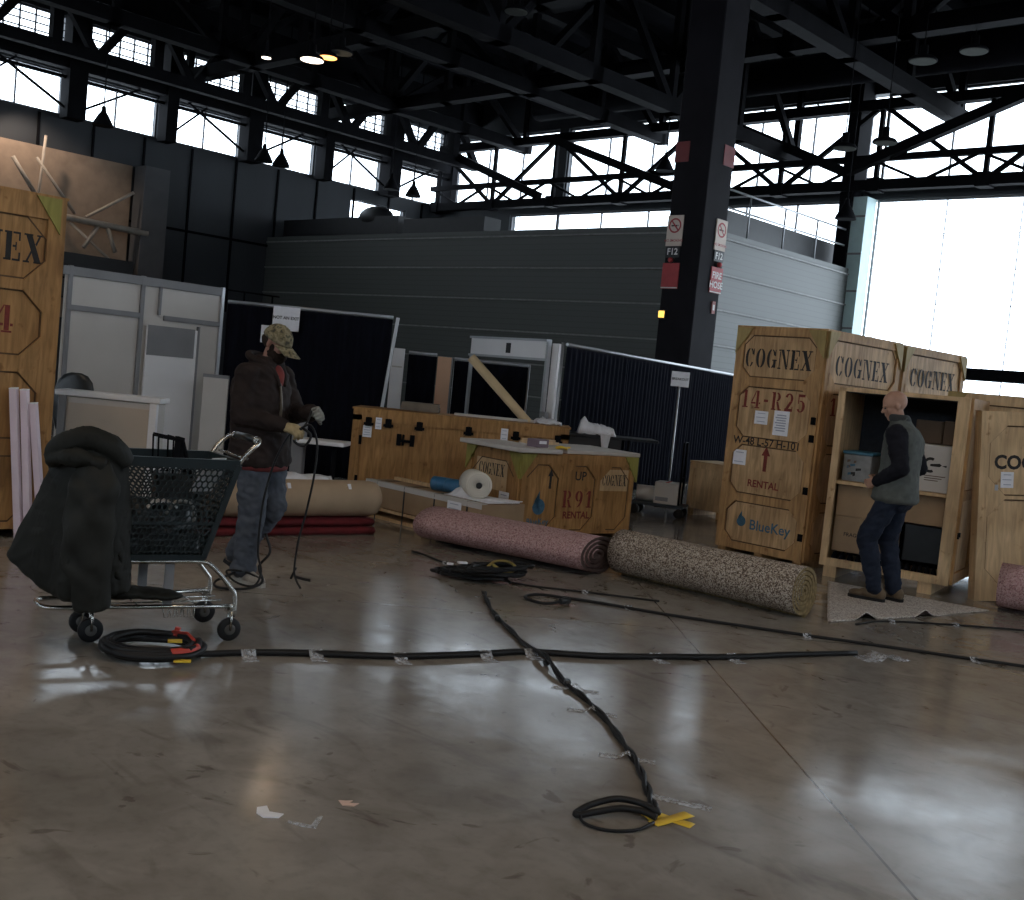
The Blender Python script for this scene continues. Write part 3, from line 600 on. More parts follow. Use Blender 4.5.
p=MB(); p.box((0,0,.015),(.28,.38,.03),None,0,.005); o=p.build('tote_lid',mat('blue_tote_lid',(.03,.12,.18),.4,0,.1),None); o.location=tuple(MO@V((.20,.34,1.152))); o.rotation_euler=(0,0,OR); tag(o,'blue lid lying on the grey tote on the crate shelf','lid')
carton('dark brown carton stacked behind the white carton, right one',.98,.58,1.325,.22,.26,.22,M_CARDD,tape=False)
carton('dark brown carton stacked behind the white carton, left one',.74,.58,1.325,.24,.26,.21,M_CARDD,tape=False)
# --- leaning crate lid at the right edge, and the crate behind it
tL=thing('crate_lid','pale plywood crate lid leaning upright at the right edge of the photo','crate lid',(4.17,9.68,0),radians(8)); tL.rotation_euler=(radians(-3),radians(-3.2),radians(8))
w,h=1.15,1.67
mb=MB(); mb.box((w/2,.06,h/2),(w,.09,h),None,0,.004); mb.build('body',M_PLYL,tL)
fm=MB(); gm=MBs(); M=basis((0,.015,0),(1,0,0),(0,0,1),(0,-1,0)); frame(fm,gm,M,w,h,[(.12,.90),(.93,1.55)],gus=.16,green=0,t=.02); fm.build('front_frame',[M_PLYL,M_EDGESHADE],tL)
pm=MB(); MM=M@Matrix.Translation((0,0,.003)); letters(pm,MM,'COGNEX',.12,.50,1.22,0,.05); pm.build('lettering',M_INK,tL); label_paper(tL,MM,.27,1.07,.12,.14,3)
mb=MB(); mb.box((.16,1.0,.014),(.03,.05,.028),M); mb.build('latch',M_ALU,tL,'small bright latch')
tC=crate('plywood crate behind the leaning lid, only its top edge showing',(4.20,10.90,0),radians(-32),1.2,.9,1.84,pm=M_PLYL)
fm=MB(); gm=MBs(); frame(fm,gm,Mfront(1.2,.9),1.2,1.84,[(.15,.85),(.93,1.74)],z0=.07); fm.build('front_frame',[M_PLYL,M_EDGESHADE],tC); gm.build('corner_gusset',M_OLIVE,tC); skids(tC,1.2,.9)
# --- R91 crate
w,d,h=1.485,.893,.85
tR=crate('low weathered plywood crate numbered R91 with a blue drop',(.11,10.684,0),radians(37.7),w,d,h,pm=M_PLYD,base=.05)
M=Mfront(w,d); fm=MB(); gm=MBs(); frame(fm,gm,M,w,h,[(.08,.74)],xs=((.06,.47),(.53,.96),(1.02,1.43)),gus=.14,z0=.05); fm.build('front_frame',[M_PLYD,M_EDGESHADE],tR); gm.build('corner_gusset',M_GREEN,tR,'green stained corner gussets')
M=M@Matrix.Translation((0,0,.003)); pm=MB(); pm.box((w/2,.41,-.001),(w-.06,.7,.004),M); 
pm.box((1.225,.60,.0015),(.38,.22,.003),M,4)
M=M@Matrix.Translation((0,0,.0035)); drop(pm,M,.25,.36,.24,3); letters(pm,M,'BlueKey',.06,.25,.17,3,.02); arrow(pm,M,.37,.60,.20,.07,1); stencil(pm,M,'R91',.17,.745,.40,2,.80,.28); letters(pm,M,'RENTAL',.07,.745,.235,2,.04); letters(pm,M,'UP',.09,.76,.63,1,.02); stencil(pm,M,'COGNEX',.115,1.225,.60,1,.50,.11)
pm.build('front_panel',[M_PLYD,M_INK,M_RED,M_BLUE,M_PLYL],tR)
M=Mleft(w,d); fm=MB(); gm=MBs(); frame(fm,gm,M,d,h,[(.08,.74)],gus=.16,z0=.05); fm.build('side_frame',[M_PLYD,M_EDGESHADE],tR); gm.build('corner_gusset',M_GREEN,tR,'green stained corner gussets')
pm=MB(); M=M@Matrix.Translation((0,0,.003)); pm.box((.42,.58,.0015),(.52,.30,.003),M,1); stencil(pm,M@Matrix.Translation((0,0,.003)),'COGNEX',.12,.42,.63,0,.62,.1); pm.build('side_panel',[M_INK,M_PLYL],tR); label_paper(tR,M,.66,.34,.16,.18,3)
skids(tR,w,d,.05)
MR=Matrix.Translation((.11,10.684,0))@Matrix.Rotation(radians(37.7),4,'Z')
def on(Mx,o,p,rz=0): o.matrix_world=Mx@Matrix.Translation(p)@Matrix.Rotation(rz,4,'Z'); return o
q=MB(); q.box((0,0,.022),(.55,1.0,.044),None,0,.006); on(MR,tag(q.build('white_board',M_WHITE,None),'white edged board lying on the left end of the R91 crate','board'),(.16,.42,.85))
q=MB(); q.box((0,0,.02),(.98,.85,.04),None,0,.006); on(MR,tag(q.build('white_board',M_WHITE,None),'white edged board overhanging the right end of the R91 crate','board'),(1.10,.45,.85),radians(-2))
q=MB(); q.box((0,0,.0125),(.42,.10,.025)); q.box((.02,.11,.0125),(.40,.09,.025)); q.box((.0,.055,.036),(.36,.16,.022)); on(MR,tag(q.build('board_offcut',M_PLYL,None),'pale timber offcuts lying on the white board of the R91 crate','offcuts'),(.72,.60,.892),.2)
t=thing('small_carton','small purple-grey carton on the left white board of the R91 crate','box'); on(MR,t,(.30,.16,.895),.1)
q=MB(); q.box((0,0,.04),(.17,.14,.08),None,0,.004); q.build('carton',mat('mauve_card',(.17,.12,.15),.7,0,.1),t); q=MB(); q.box((0,-.071,.05),(.10,.002,.03)); q.build('label',M_PAPER,t)
t=thing('tape_bundle','yellow strap bundle at the corner of the R91 crate top','strap'); on(MR,t,(.52,.05,.89),.4); q=MB()
q.tube(catmull([(.06*cos(a)+.01*sin(3*a),.05*sin(a),.014+.008*sin(2*a)) for a in [2*pi*i/8 for i in range(8)]],4,True),.012,6,0,True); q.build('loop',M_YEL,t); q=MB(); q.tube(catmull([(.05,0,.014),(.11,-.03,.02),(.17,.0,.014)],4),.011,6); q.build('tail',M_YEL,t)
# --- long plywood crate
w,d,h=2.42,.62,1.04
tP=crate('long low plywood crate with black latches in front of the booth','_' and (-1.802,12.4,0),0,w,d,h,pm=M_PLYD,base=.06)
fm=MB(); M=Mfront(w,d); fm.box((w/2,h-.06,.01),(w,.12,.02),M); fm.box((.05,h/2,.01),(.10,h-.12,.02),M); fm.box((w-.05,h/2,.01),(.10,h-.12,.02),M); fm.box((w/2,.10,.01),(w-.2,.10,.02),M); fm.build('front_frame',[M_PLYD,M_EDGESHADE],tP)
for x in (.18,.40,.75,1.3,1.83,2.3):
    latch(tP,M@Matrix.Translation((0,0,.018)),x,h-.13,'latch',1.4)
    q=MB(); q.box((x,h-.155,.022),(.11,.03,.02),M); q.build('latch_plate',M_STEEL,tP)
q=MB(); q.tube([tuple(M@V(p)) for p in ((.58,.74,.0),(.58,.80,.03),(.58,.68,.03))],.012,6)
q.box((.53,.74,.012),(.05,.13,.02),M); q.box((.68,.74,.012),(.05,.13,.02),M); q.box((.605,.73,.02),(.15,.03,.02),M); q.build('handle',M_STEEL,tP)
for x,z in ((.10,.70),(.09,.25)): q=MB(); q.box((x,z,.024),(.03,.10,.02),M); q.build('hinge',M_STEEL,tP)
label_paper(tP,M@Matrix.Translation((0,0,.004)),.17,.80,.10,.13,4); label_paper(tP,M@Matrix.Translation((0,0,.018)),.29,.90,.07,.13,3); label_paper(tP,M@Matrix.Translation((0,0,.018)),1.70,.91,.08,.14,3)
q=MB(); q.box((w/2,d/2,h+.01),(w+.03,d+.03,.02)); q.build('lid',M_PLYD,tP); skids(tP,w,d,.06,4)
# boards and timber lying on the long crate
q=MB(); 
for k in range(3): q.box((.0,.1*k-.1,.03+.0),(.44,.09,.05)); q.box((.0,.1*k-.1,.075),(.42,.085,.045))
o=q.build('timber_stack',mat('grey_timber',(.16,.13,.10),.8,0,.2,8),None); o.location=(-1.10,12.85,1.061); tag(o,'brown timber stack lying on the long crate below the black drape','timber')
q=MB(); q.box((0,0,.012),(1.2,.16,.024)); o=q.build('white_strip',M_WHITE,None); o.location=(-.1,12.82,1.061); tag(o,'thin white strip lying along the back of the long crate','strip')
t=thing('crumpled_film','small crumpled white film at the foot of the cardboard tube','plastic film',(.38,12.72,1.061)); q=MB()
q.grid(lambda u,v:(.32*(u-.5),.2*(v-.5),.07*abs(noise.noise((u*5,v*5,3)))+.05*sin(pi*u)*sin(pi*v)),14,10); o=q.build('film',M_WRAP,t); solid(o,.004)
q=MB(); q.tube([(0,-.1,.022),(.0,.1,.022)],.018,8); o=q.build('core',M_TUBE,t); o.location=(-.22,0,0); 
# --- strapped pallet box
w,d,h=1.80,.55,.375
tS=crate('long cardboard-clad pallet box with black straps and a white roll on top',(-1.46,11.36,0),radians(-46.5),w,d,h,pm=M_CARD,base=.12)
for z,hh in ((.10,.03),(.015,.03)): q=MB(); q.box((w/2,d/2,z),(w,d,hh)); q.build('pallet_deck',M_PLYL,tS)
for x in (.06,w/2,w-.06): q=MB(); q.box((x,d/2,.0575),(.10,d-.02,.055)); q.build('pallet_block',M_PLYL,tS)
for x in (.20,.65,1.12,1.6):
    q=MB(); q.box((x,-.004,h/2),(.014,.006,h)); q.box((x,d/2,h+.004),(.014,d+.01,.006)); q.box((x,d+.004,h/2),(.014,.006,h)); q.build('strap',M_PLAS,tS,'thin black strap')
q=MB(); q.box((w/2,.03,h+.002),(w,.07,.006)); q.box((w/2,-.004,h-.02),(w,.006,.05)); q.build('edge_guard',M_WHITE,tS,'white folded edge guard')
label_paper(tS,Mfront(w,d)@Matrix.Translation((0,0,.003)),1.42,.28,.20,.14,3)
MS=Matrix.Translation((-1.46,11.36,0))@Matrix.Rotation(radians(-46.5),4,'Z')
q=MB(); q.box((0,0,.016),(1.0,.05,.032)); on(MS,tag(q.build('timber_batten',M_PLYL,None),'thin pale timber batten lying on the strapped pallet box','batten'),(.62,.30,.3825),.03)
for i,(x,y) in enumerate(((.96,.2),(1.12,.24))):
    t=thing('stretch_wrap_roll',['blue stretch wrap roll on the pallet box, left of the pair','blue stretch wrap roll on the pallet box, beside the white foam roll'][i],'wrap roll',group='blue stretch wrap rolls'); t.matrix_world=MS@Matrix.Translation((x,y,.3825+.07))@Matrix.Rotation(.3,4,'Z')
    q=MB(); q.lathe([(.068,-.09),(.07,-.085),(.07,.085),(.068,.09)],20,Matrix.Rotation(pi/2,4,'Y')); q.build('film',M_BLTAPE,t); q=MB(); q.lathe([(.025,-.105),(.025,.105)],12,Matrix.Rotation(pi/2,4,'Y')); q.build('core',M_TUBE,t)
t=thing('crumpled_film','white crumpled plastic film beside the blue wrap rolls','plastic film'); on(MS,t,(1.30,.25,.3825)); q=MB()
q.grid(lambda u,v:(.30*(u-.5),.34*(v-.5),.10*sin(pi*u)*sin(pi*v)+.05*noise.noise((u*6,v*6,1))*sin(pi*u)*sin(pi*v)),14,12); o=q.build('film',M_WRAP,t); solid(o,.004)
t=thing('foam_roll','off-white foam roll with a black core hole on the pallet box','foam roll'); t.matrix_world=MS@Matrix.Translation((1.40,.25,.3825+.132))@Matrix.Rotation(radians(62),4,'Z')
Mx=Matrix.Rotation(pi/2,4,'X'); q=MB(); q.lathe([(.03,-.15),(.12,-.15),(.13,-.14),(.13,.14),(.12,.15),(.03,.15),(.03,.145)],28,Mx)
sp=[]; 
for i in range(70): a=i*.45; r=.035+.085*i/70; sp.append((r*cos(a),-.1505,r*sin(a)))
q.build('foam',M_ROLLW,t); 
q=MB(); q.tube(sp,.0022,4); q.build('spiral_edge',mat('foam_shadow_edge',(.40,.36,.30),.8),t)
q=MB(); q.lathe([(.031,-.1515),(.031,.1515)],16,Mx); q.build('core',M_BLK,t)
q=MB(); q.box((0,0,.004),(.42,.40,.008)); q.box((.12,.05,.012),(.3,.25,.006),Matrix.Rotation(.4,4,'Z')); on(MS,tag(q.build('paper_sheet',M_PAPER,None),'white paper sheets lying at the right end of the pallet box','paper'),(1.58,.28,.3825))
# --- kraft roll on red carpet
def spiral(Rr,r0,turns,th,sx=1.,sz=1.,flatb=None,n=26):
    """closed outline of a rolled sheet, seen end-on (x,z)"""
    N=int(turns*n); out=[];inn=[]
    for i in range(N+1):
        a=2*pi*i/n; r=Rr-(Rr-r0)*i/N; rr=r-th*.66
        for L_,q in ((out,r),(inn,rr)):
            x,z=q*cos(a-pi*.42)*sx,q*sin(a-pi*.42)*sz
            L_.append((x,z))
    return out,inn
def rolled(name,label,A,B,Rr,turns,mats,sx=1.,sz=1.,th=None,group=None,wob=.012,seed=1):
    A,B=V(A),V(B); Ln=(B-A).length; t=thing(name,label,'carpet roll',tuple(A),0,group)
    d=(B-A).normalized(); X=V((-d.y,d.x,0)); M=basis((0,0,0),X,d,(0,0,1))   # local x across, y along, z up
    th=th or Rr/(turns+.6)
    out,inn=spiral(Rr,Rr-th*turns,turns,th,sx,sz); N=len(out); cz=max(-min(p[1] for p in out),.01)
    q=MB(); ny=10; rings=[]
    for j in range(ny+1):
        y=Ln*j/ny; k=1+wob*noise.noise((seed,j*.9,0)); off=R.uniform(-1,1)*.004
        rings.append([(x*k,y+off,cz+z*k if z>-cz*.97 else 0.0) for x,z in out]+[(x*k,y+off,cz+z*k) for x,z in inn[::-1]])
    n=2*N
    P=[p for r in rings for p in r]; 
    for j in range(ny):
        for k in range(n):
            k2=(k+1)%n
            q.f.append((j*n+k,j*n+k2,(j+1)*n+k2,(j+1)*n+k)[::-1]); q.m.append(0 if k<N-1 else 1); q.s.append(True)
    for e,(o,rv) in enumerate(((0,False),(ny*n,True))):
        for k in range(N-1):
            f=(o+k,o+k+1,o+n-2-k,o+n-1-k); q.f.append(f if not rv else f[::-1]); q.m.append(2); q.s.append(False)
    q.v=[tuple(M@V(p)) for p in P]
    q.build('carpet',mats,t)
    q=MB(); r=max(.02,Rr-th*turns-.012); q.lathe([(r,.01),(r,Ln-.01)],14,M@Matrix.Translation((0,0,cz))@Matrix.Scale(sz/sx if sx!=1 else 1,4,(0,0,1))@Matrix.Rotation(-pi/2,4,'X')); q.build('core',mats[1],t)
    return t
rolled('carpet_roll','flattened pink fleck carpet roll in front of the pallet box',(-.66,10.05,0),(.79,9.09,0),.230,4.2,[SP_PINK,M_BACK,M_BACK],1.45,.74,seed=2)
rolled('carpet_roll','round brown fleck carpet roll with a jute spiral end, nearest the grey carpet',(.985,9.22,0),(2.235,8.08,0),.203,5.2,[SP_GREY,M_BACKY,M_BACKY],1.,1.,seed=5)
rolled('carpet_roll','pink fleck carpet roll cut off by the right edge',(4.22,9.32,0),(5.6,8.5,0),.215,4.5,[SP_PINK,M_BACK,M_BACK],1.,1.,seed=9)
# red carpet + kraft wrapped roll
t=thing('folded_red_carpet','dark red folded carpet on the floor beneath the kraft paper roll','carpet',(-1.2,10.12,0)); d=V((-1.20,-.96,0)).normalized(); M=basis((0,0,0),d,(-d.y,d.x,0),(0,0,1))
q=MB()
for j,(z0,z1,e) in enumerate(((.0,.075,.0),(.078,.15,.03))):
    rings=[]
    for i in range(15):
        x=1.75*i/14; k=.02*noise.noise((i*.6,j,2)); rings.append([(x,-.52+e+k,z0),(x,.02-e+k,z0),(x,.05-e+k,(z0+z1)/2),(x,.02-e+k,z1-.01+.3*k),(x,-.25,z1),(x,-.52+e+k,z1-.01)])
    q.loft(rings,M)
q.build('carpet',M_REDC,t)
t=thing('kraft_roll','long brown kraft paper wrapped roll resting on the red carpet','roll',(-1.22,10.24,.315)); d=V((-1.20,-.96,0)).normalized(); M=basis((0,0,0),(-d.y,d.x,0),(0,0,1),d)
q=MB(); q.lathe([(.02,-.02),(.10,-.015),(.15,.02),(.163,.08),(.165,.3),(.163,.9),(.166,1.4),(.163,1.75),(.15,1.82),(.1,1.85),(.02,1.86)],26,M); q.build('paper_wrap',M_KRAFT,t)
for y in (.35,.95): q=MB(); q.box((.155,.05,y),(.02,.05,.03),M@Matrix.Rotation(.5,4,'Z')); q.build('white_tag',M_PAPER,t,'small white tag')
# white film heap behind the kraft roll
t=thing('plastic_sheet','white crumpled plastic sheet lying behind the kraft roll','plastic sheet',(-2.02,10.62,0)); q=MB()
q.grid(lambda u,v:(.75*(u-.5),.30*(v-.5),max(.004,(.43*min(1,3*sin(pi*v))*min(1,5*sin(pi*u)))+.03*noise.noise((u*7,v*4,9)))),20,10); o=q.build('sheet',M_WRAP,t); solid(o,.004)
# ------------------------------------------------------------------ booths, drapes
def drape(label,A,B,h,z0=.05,posts=True,pleat=.16,group=None,npan=3):
    A,B=V((*A,0)),V((*B,0)); d=B-A; Ln=d.length; d.normalize(); rz=atan2(d.y,d.x)
    t=thing('pipe_and_drape',label,'drape',tuple(A),rz,group)
    for k in range(npan):
        a,b_=Ln*k/npan,Ln*(k+1)/npan; n=int((b_-a)/pleat*6)
        q=MB(); q.grid(lambda u,v:(a+(b_-a+(.03 if k<npan-1 else 0))*u+.004*sin(9*u+k),(.016+.010*(1-v))*sin(2*pi*u*(b_-a)/pleat+.7*noise.noise((u*9,k,0)))+.01*noise.noise((u*14,v*2,k)),z0+(h-.03-z0)*v),n,8)
        o=q.build('drape_panel',M_DRAPE,t); solid(o,.004)
    q=MB(); q.tube([(0,0,h),(Ln,0,h)],.022,8); q.build('top_rail',M_ALU,t)
    if posts:
        for x in (0.,Ln):
            q=MB(); q.tube([(x,.06,.01),(x,.06,h+.02)],.022,8); q.build('upright',M_ALU,t); q=MB(); q.box((x,.06,.006),(.35,.35,.012)); q.build('base_plate',M_STEEL,t)
    return t
drape('black pleated drape wall behind the man in the camouflage cap',(-3.80,14.28),(-1.68,14.30),2.17,posts=False)
t=thing('aluminium_post','slanted aluminium post at the right end of the left black drape','post',(-1.80,14.22,0)); q=MB(); q.bar((.0,0,0),(.19,0,2.17),.04,.04); q.build('shaft',M_ALU,t); q=MB(); q.box((.0,0,.008),(.25,.25,.016)); q.build('foot_plate',M_ALU,t)
drape('long black drape wall receding to the right behind the trolley',(.56,13.86),(4.45,22.3),2.03,npan=4)
drape('black drape left of the peach panel beyond the long crate',(-1.66,16.5),(-1.24,16.5),1.78,posts=False,npan=1)
drape('black drape between thin posts beyond the cardboard tube',(-.98,16.6),(.12,16.4),1.75,npan=2)
t=thing('display_board','narrow white panel standing right of the slanted post','panel',(-1.80,16.35,0)); q=MB(); q.box((0,0,.91),(.19,.05,1.82),None,0,.004); q.build('board',M_WHITE2,t); q=MB(); q.box((0,-.027,1.55),(.15,.004,.02)); q.build('seam',M_WHITE,t)
t=thing('display_board','peach coloured panel standing beyond the long crate','panel',(-1.12,16.52,0)); q=MB(); q.box((0,0,.88),(.21,.05,1.76),None,0,.004); q.build('board',M_ORANGE,t); q=MB(); q.box((.11,-.02,.88),(.02,.02,1.76)); q.build('edge_strip',M_PIER,t)
# white modular booth wall on the left
rz=radians(48.4); w,h=2.12,2.33
t=thing('booth_wall','white modular booth wall with grey posts and a door panel','booth wall',(-5.23,12.55,0),rz)
q=MB()
for a,b_ in ((0.05,.98),(1.02,2.08)): q.box(((a+b_)/2,.02,1.16),(b_-a,.02,2.3))
q.build('panel',M_WHITE,t)
for x,wd in ((0.10,.05),(1.0,.05),(2.1,.045)): q=MB(); q.box((x,0,h/2),(wd,.05,h),None,0,.005); q.build('post',M_PIER if x<2 else M_ALU,t)
for z,a,b_ in ((h-.06,.02,2.1),(1.86,.12,.98),(1.86,1.3,2.08)): q=MB(); q.box(((a+b_)/2,-.003,z),(b_-a,.04,.10 if z>2 else .06)); q.build('rail',M_PIER,t)
q=MB(); q.box((1.42,-.03,.88),(.70,.03,1.74),None,0,.004); q.build('door_panel',M_WHITE2,t); q=MB(); q.box((1.77,-.035,.9),(.025,.045,1.8)); q.build('door_post',M_PIER,t); q=MB(); q.box((1.40,-.047,1.58),(.64,.006,.36)); q.build('grey_pane',M_PIER,t)
q=MB(); q.box((1.23,-.01,2.06),(.03,.04,.34)); q.build('rail',M_PIER,t)
# side returns of the booth right of it
t=thing('display_board','small white panel right of the white booth wall, behind the capped man','panel',(-3.66,13.5,0),0); q=MB(); q.box((0,0,.62),(.30,.05,1.24),None,0,.004); q.build('board',M_WHITE,t); q=MB(); q.box((0,-.01,1.22),(.31,.05,.04)); q.build('top_strip',M_PIER,t)
# counter
w,d,h=.955,.30,1.05
t=thing('counter','white booth counter with a beige front panel','counter',(-4.174,10.04,0),radians(1))
q=MB(); q.box((w/2,d/2,(h-.05)/2),(w-.06,d-.05,h-.06),None,0,.004); q.build('body',M_WHITE,t)
q=MB(); q.box((w/2,d/2,h-.025),(w,d,.05),None,0,.006); q.build('top',M_WHITE2,t)
q=MB(); q.box((w/2+.02,.018,(h-.1)/2),(w-.20,.012,h-.12)); q.build('front_panel',M_CREAM,t)
for x in (.07,w-.06): q=MB(); q.box((x,.03,(h-.05)/2),(.07,.06,h-.05),None,0,.006); q.build('post',M_PIER if x<.5 else M_WHITE2,t)
# chair behind the counter
t=thing('office_chair','dark rounded office chair back showing over the counter','chair',(-4.32,10.80,0)); 
q=MB(); q.loft([[(.20*s*cos(2*pi*k/16),.03+.03*sin(2*pi*k/16)+o,z) for k in range(16)] for z,s,o in ((.62,.75,0),(.75,.98,-.0),(.9,1.02,.01),(1.02,.98,.02),(1.10,.85,.03),(1.16,.6,.035),(1.185,.25,.04))]); q.build('backrest',M_PLAS,t)
q=MB(); q.loft([[(s*.24*cos(2*pi*k/16),-.22+s*.23*sin(2*pi*k/16),z) for k in range(16)] for z,s in ((.44,.8),(.46,1),(.50,1),(.525,.8))]); q.build('seat',M_PLAS,t)
q=MB(); q.tube([(0,-.2,.10),(0,-.2,.45)],.03,8); q.tube([(0,-.1,.46),(0,.05,.5),(0,.06,.66)],.02,6); q.build('stem',M_STEEL,t)
for k in range(5):
    a=2*pi*k/5; q=MB(); q.tube([(0,-.2,.12),(.27*cos(a),-.2+.27*sin(a),.07)],.018,6); q.build('leg',M_STEEL,t); q=MB(); q.ell((.27*cos(a),-.2+.27*sin(a),.03),(.03,.02,.03)); q.build('caster',M_RUB,t)
# tall crate at the left edge
w,d,h=1.45,1.1,2.54
tE=crate('tall brown plywood crate cut off by the left edge of the photo',(-4.50,7.34,0),radians(46.5),w,d,h,pm=M_PLYD)
rows=[(.12,.58),(.68,1.12),(1.24,1.76),(1.88,2.38)]; rows=[(.12,.62),(.74,1.24),(1.36,1.84),(1.92,2.38)]
fm=MB(); gm=MBs(); frame(fm,gm,Mfront(w,d),w,h,rows,xs=((.13,w-.13),),gus=.15,z0=.07); 
fm.build('front_frame',[M_PLYD,M_EDGESHADE],tE); gm.build('corner_gusset',M_GREEN,tE,'green stained corner gussets')
M=Mfront(w,d)@Matrix.Translation((0,0,.004)); pm=MB(); stencil(pm,M,'COGNEX',.21,.85,2.15,1,.74,.1); stencil(pm,M,'14-R24',.20,.63,1.62,2,.85,.25); arrow(pm,M,.72,1.0,.3,.12,2)
for a,b_ in rows: pm.box((w/2,(a+b_)/2,-.002),(w-.3,b_-a+.02,.003),M)
pm.build('front_panel',[M_PLYD,M_INK,M_RED],tE); skids(tE,w,d)
q=MB(); q.box((w/2,d/2,h+.01),(w+.03,d+.03,.02)); q.build('lid',M_PLYD,tE)
# pink foam strips leaning on it
for i,(p,q_) in enumerate((((-3.76,8.10,.0),(-3.80,7.98,1.02)),((-3.61,8.22,.0),(-3.667,8.10,1.12)),((-3.55,8.25,.0),(-3.605,8.14,1.115)),((-3.47,8.31,.0),(-3.552,8.18,1.02)))):
    p,q_=V(p),V(q_); t=thing('foam_strip',['pale pink foam strip at the far left edge, leaning on the tall crate','tall pale pink foam strip, left of the leaning three','pale pink foam strip in the middle of the leaning three','shortest pale pink foam strip, right of the leaning three'][i],'foam strip',tuple(p),0,'pink foam strips by the tall crate')
    q=MB(); dd=q_-p; q.bar((0,0,.0),tuple(dd),.065 if i==0 else .05,.05); q.build('strip',M_PINK,t); q=MB(); q.bar(tuple(dd*.998),tuple(dd*1.004),.067 if i==0 else .052,.052); q.build('cut_end',M_WHITE2,t)
# signs on drapes
def board_sign(label,x,y,z,w_,h_,rz,text,th,post=None):
    t=thing('paper_sign',label,'sign',(x,y,z),rz); q=MB(); q.box((0,0,0),(w_,.012,h_),None,0,.003); q.build('sheet',M_PAPER,t); q=MB(); letters(q,basis((0,-.0065,0),(1,0,0),(0,0,1),(0,-1,0)),text,th,0,.01,0,.04); q.build('lettering',M_INK,t); return t
board_sign('white sign with one line of black type on the left drape',-3.02,14.17,2.015,.34,.30,0,'NOT AN EXIT',.038)
board_sign('small white sign hidden behind the camouflage cap',-3.215,14.17,1.80,.22,.22,0,'EXIT',.04)
t=thing('sign_stand','white sign on a thin pole standing behind the trolley','sign',(2.19,15.2,0)); q=MB(); q.tube([(0,0,.01),(.0,0,1.72)],.014,8); q.build('pole',M_ALU,t); q=MB(); q.box((0,0,.008),(.35,.3,.016)); q.build('base',M_STEEL,t)
q=MB(); q.box((0,-.02,1.755),(.245,.012,.205),None,0,.003); q.build('sign_board',M_PAPER,t); q=MB(); letters(q,basis((0,-.0265,1.755),(1,0,0),(0,0,1),(0,-1,0)),'BREAKOUT',.032,0,.0,0,.04); q.build('lettering',M_INK,t)
# meeting booth with white header
A=V((-.68,15.2,0)); B=V((.335,13.7,0)); d=(B-A); Ln=d.length; rz=atan2(d.y,d.x)
t=thing('booth_frame','white headed booth frame with a thin left post','booth frame',tuple(A),rz)
q=MB(); q.box((Ln/2,0,1.935),(Ln-.02,.05,.23),None,0,.004); q.build('header',M_WHITE2,t)
for z in (1.812,2.05): q=MB(); q.box((Ln/2,-.01,z),(Ln,.08,.028)); q.build('rail',M_ALU,t)
q=MB(); q.box((Ln*.52,-.028,1.93),(.10,.01,.13)); q.build('dark_tag',M_BLK,t)
q=MB(); q.box((0.01,0,.9),(.04,.04,1.8)); q.build('post',M_ALU,t)
q=MB(); q.box((Ln-.015,0,1.02),(.045,.05,2.04)); q.build('post',M_ALU,t)
q=MB(); q.box((Ln+.07,.06,1.02),(.14,.03,2.0),Matrix.Rotation(0,4,'Z')); q.build('side_panel',M_WHITE2,t)
q=MB(); q.box((Ln+.06,-.03,.95),(.11,.05,.45)); q.build('grey_box',M_PIER,t,'small grey box low on the post')
# cardboard tube
t=thing('cardboard_tube','long cardboard tube leaning on the booth frame behind the long crate','tube',(1.20,13.30,.05)); p=V((-1.80,.12,1.70)); q=MB(); dz=p.normalized(); X=dz.cross(V((0,1,0))).normalized(); Mt=basis((0,0,0),X,dz.cross(X),dz); L_=p.length
q.lathe([(.04,0),(.055,0),(.055,L_),(.04,L_),(.04,L_-.05)],20,Mt); q.build('tube',M_TUBE,t); q=MB(); q.lathe([(.04,L_-.04),(.04,L_-.02)],16,Mt); q.build('end_plug',M_CARDD,t)
# black table with plastic
t=thing('folding_table','black topped table behind the R91 crate','table',(1.15,13.45,0),radians(3)); q=MB(); q.box((0,0,.955),(1.15,.5,.03),None,0,.006); q.build('tabletop',M_PLAS,t)
q=MB(); q.box((-.2,-.2,.87),(.66,.03,.14)); q.build('apron',M_BLK,t)
for x in (-.5,.22):
    for y in (-.2,.2): q=MB(); q.tube([(x,y,0),(x,y,.945)],.018,6); q.build('leg',M_STEEL,t)
t=thing('crumpled_film','big heap of crumpled white film on the black table','plastic film',(.99,13.36,.972)); q=MB()
q.grid(lambda u,v:(.46*(u-.5),.32*(v-.5),max(.0,(.15*(1-.45*u))*min(1,3*sin(pi*v))*min(1,4*sin(pi*u))+.035*noise.noise((u*9,v*5,4))*sin(pi*u)+(.07*max(0,1-abs(u-.16)*9)*sin(pi*v)))),26,12); o=q.build('film',M_WRAP,t); solid(o,.004)
q=MB(); q.grid(lambda u,v:(.10+.13*(u-.5)*(1-.5*v),-.19-.012*sin(5*u),.03-.20*v+.015*noise.noise((u*4,v*4,2))),6,8); o=q.build('hanging_tail',M_WRAP,t); solid(o,.006)
# small white table / box behind the kraft roll
t=thing('side_table','small white topped table behind the kraft roll','table',(-1.97,11.6,0),radians(-4)); q=MB(); q.box((0,0,.69),(.50,.34,.045),None,0,.006); q.build('tabletop',M_WHITE2,t)
q=MB(); q.box((-.29,.1,.48),(.13,.13,.96),None,0,.005); q.build('grey_post',M_PIER,t)
q=MB(); q.box((.12,0,.012),(.3,.3,.024)); q.tube([(.12,0,.02),(.12,0,.67)],.025,8); q.build('pedestal',M_STEEL,t)
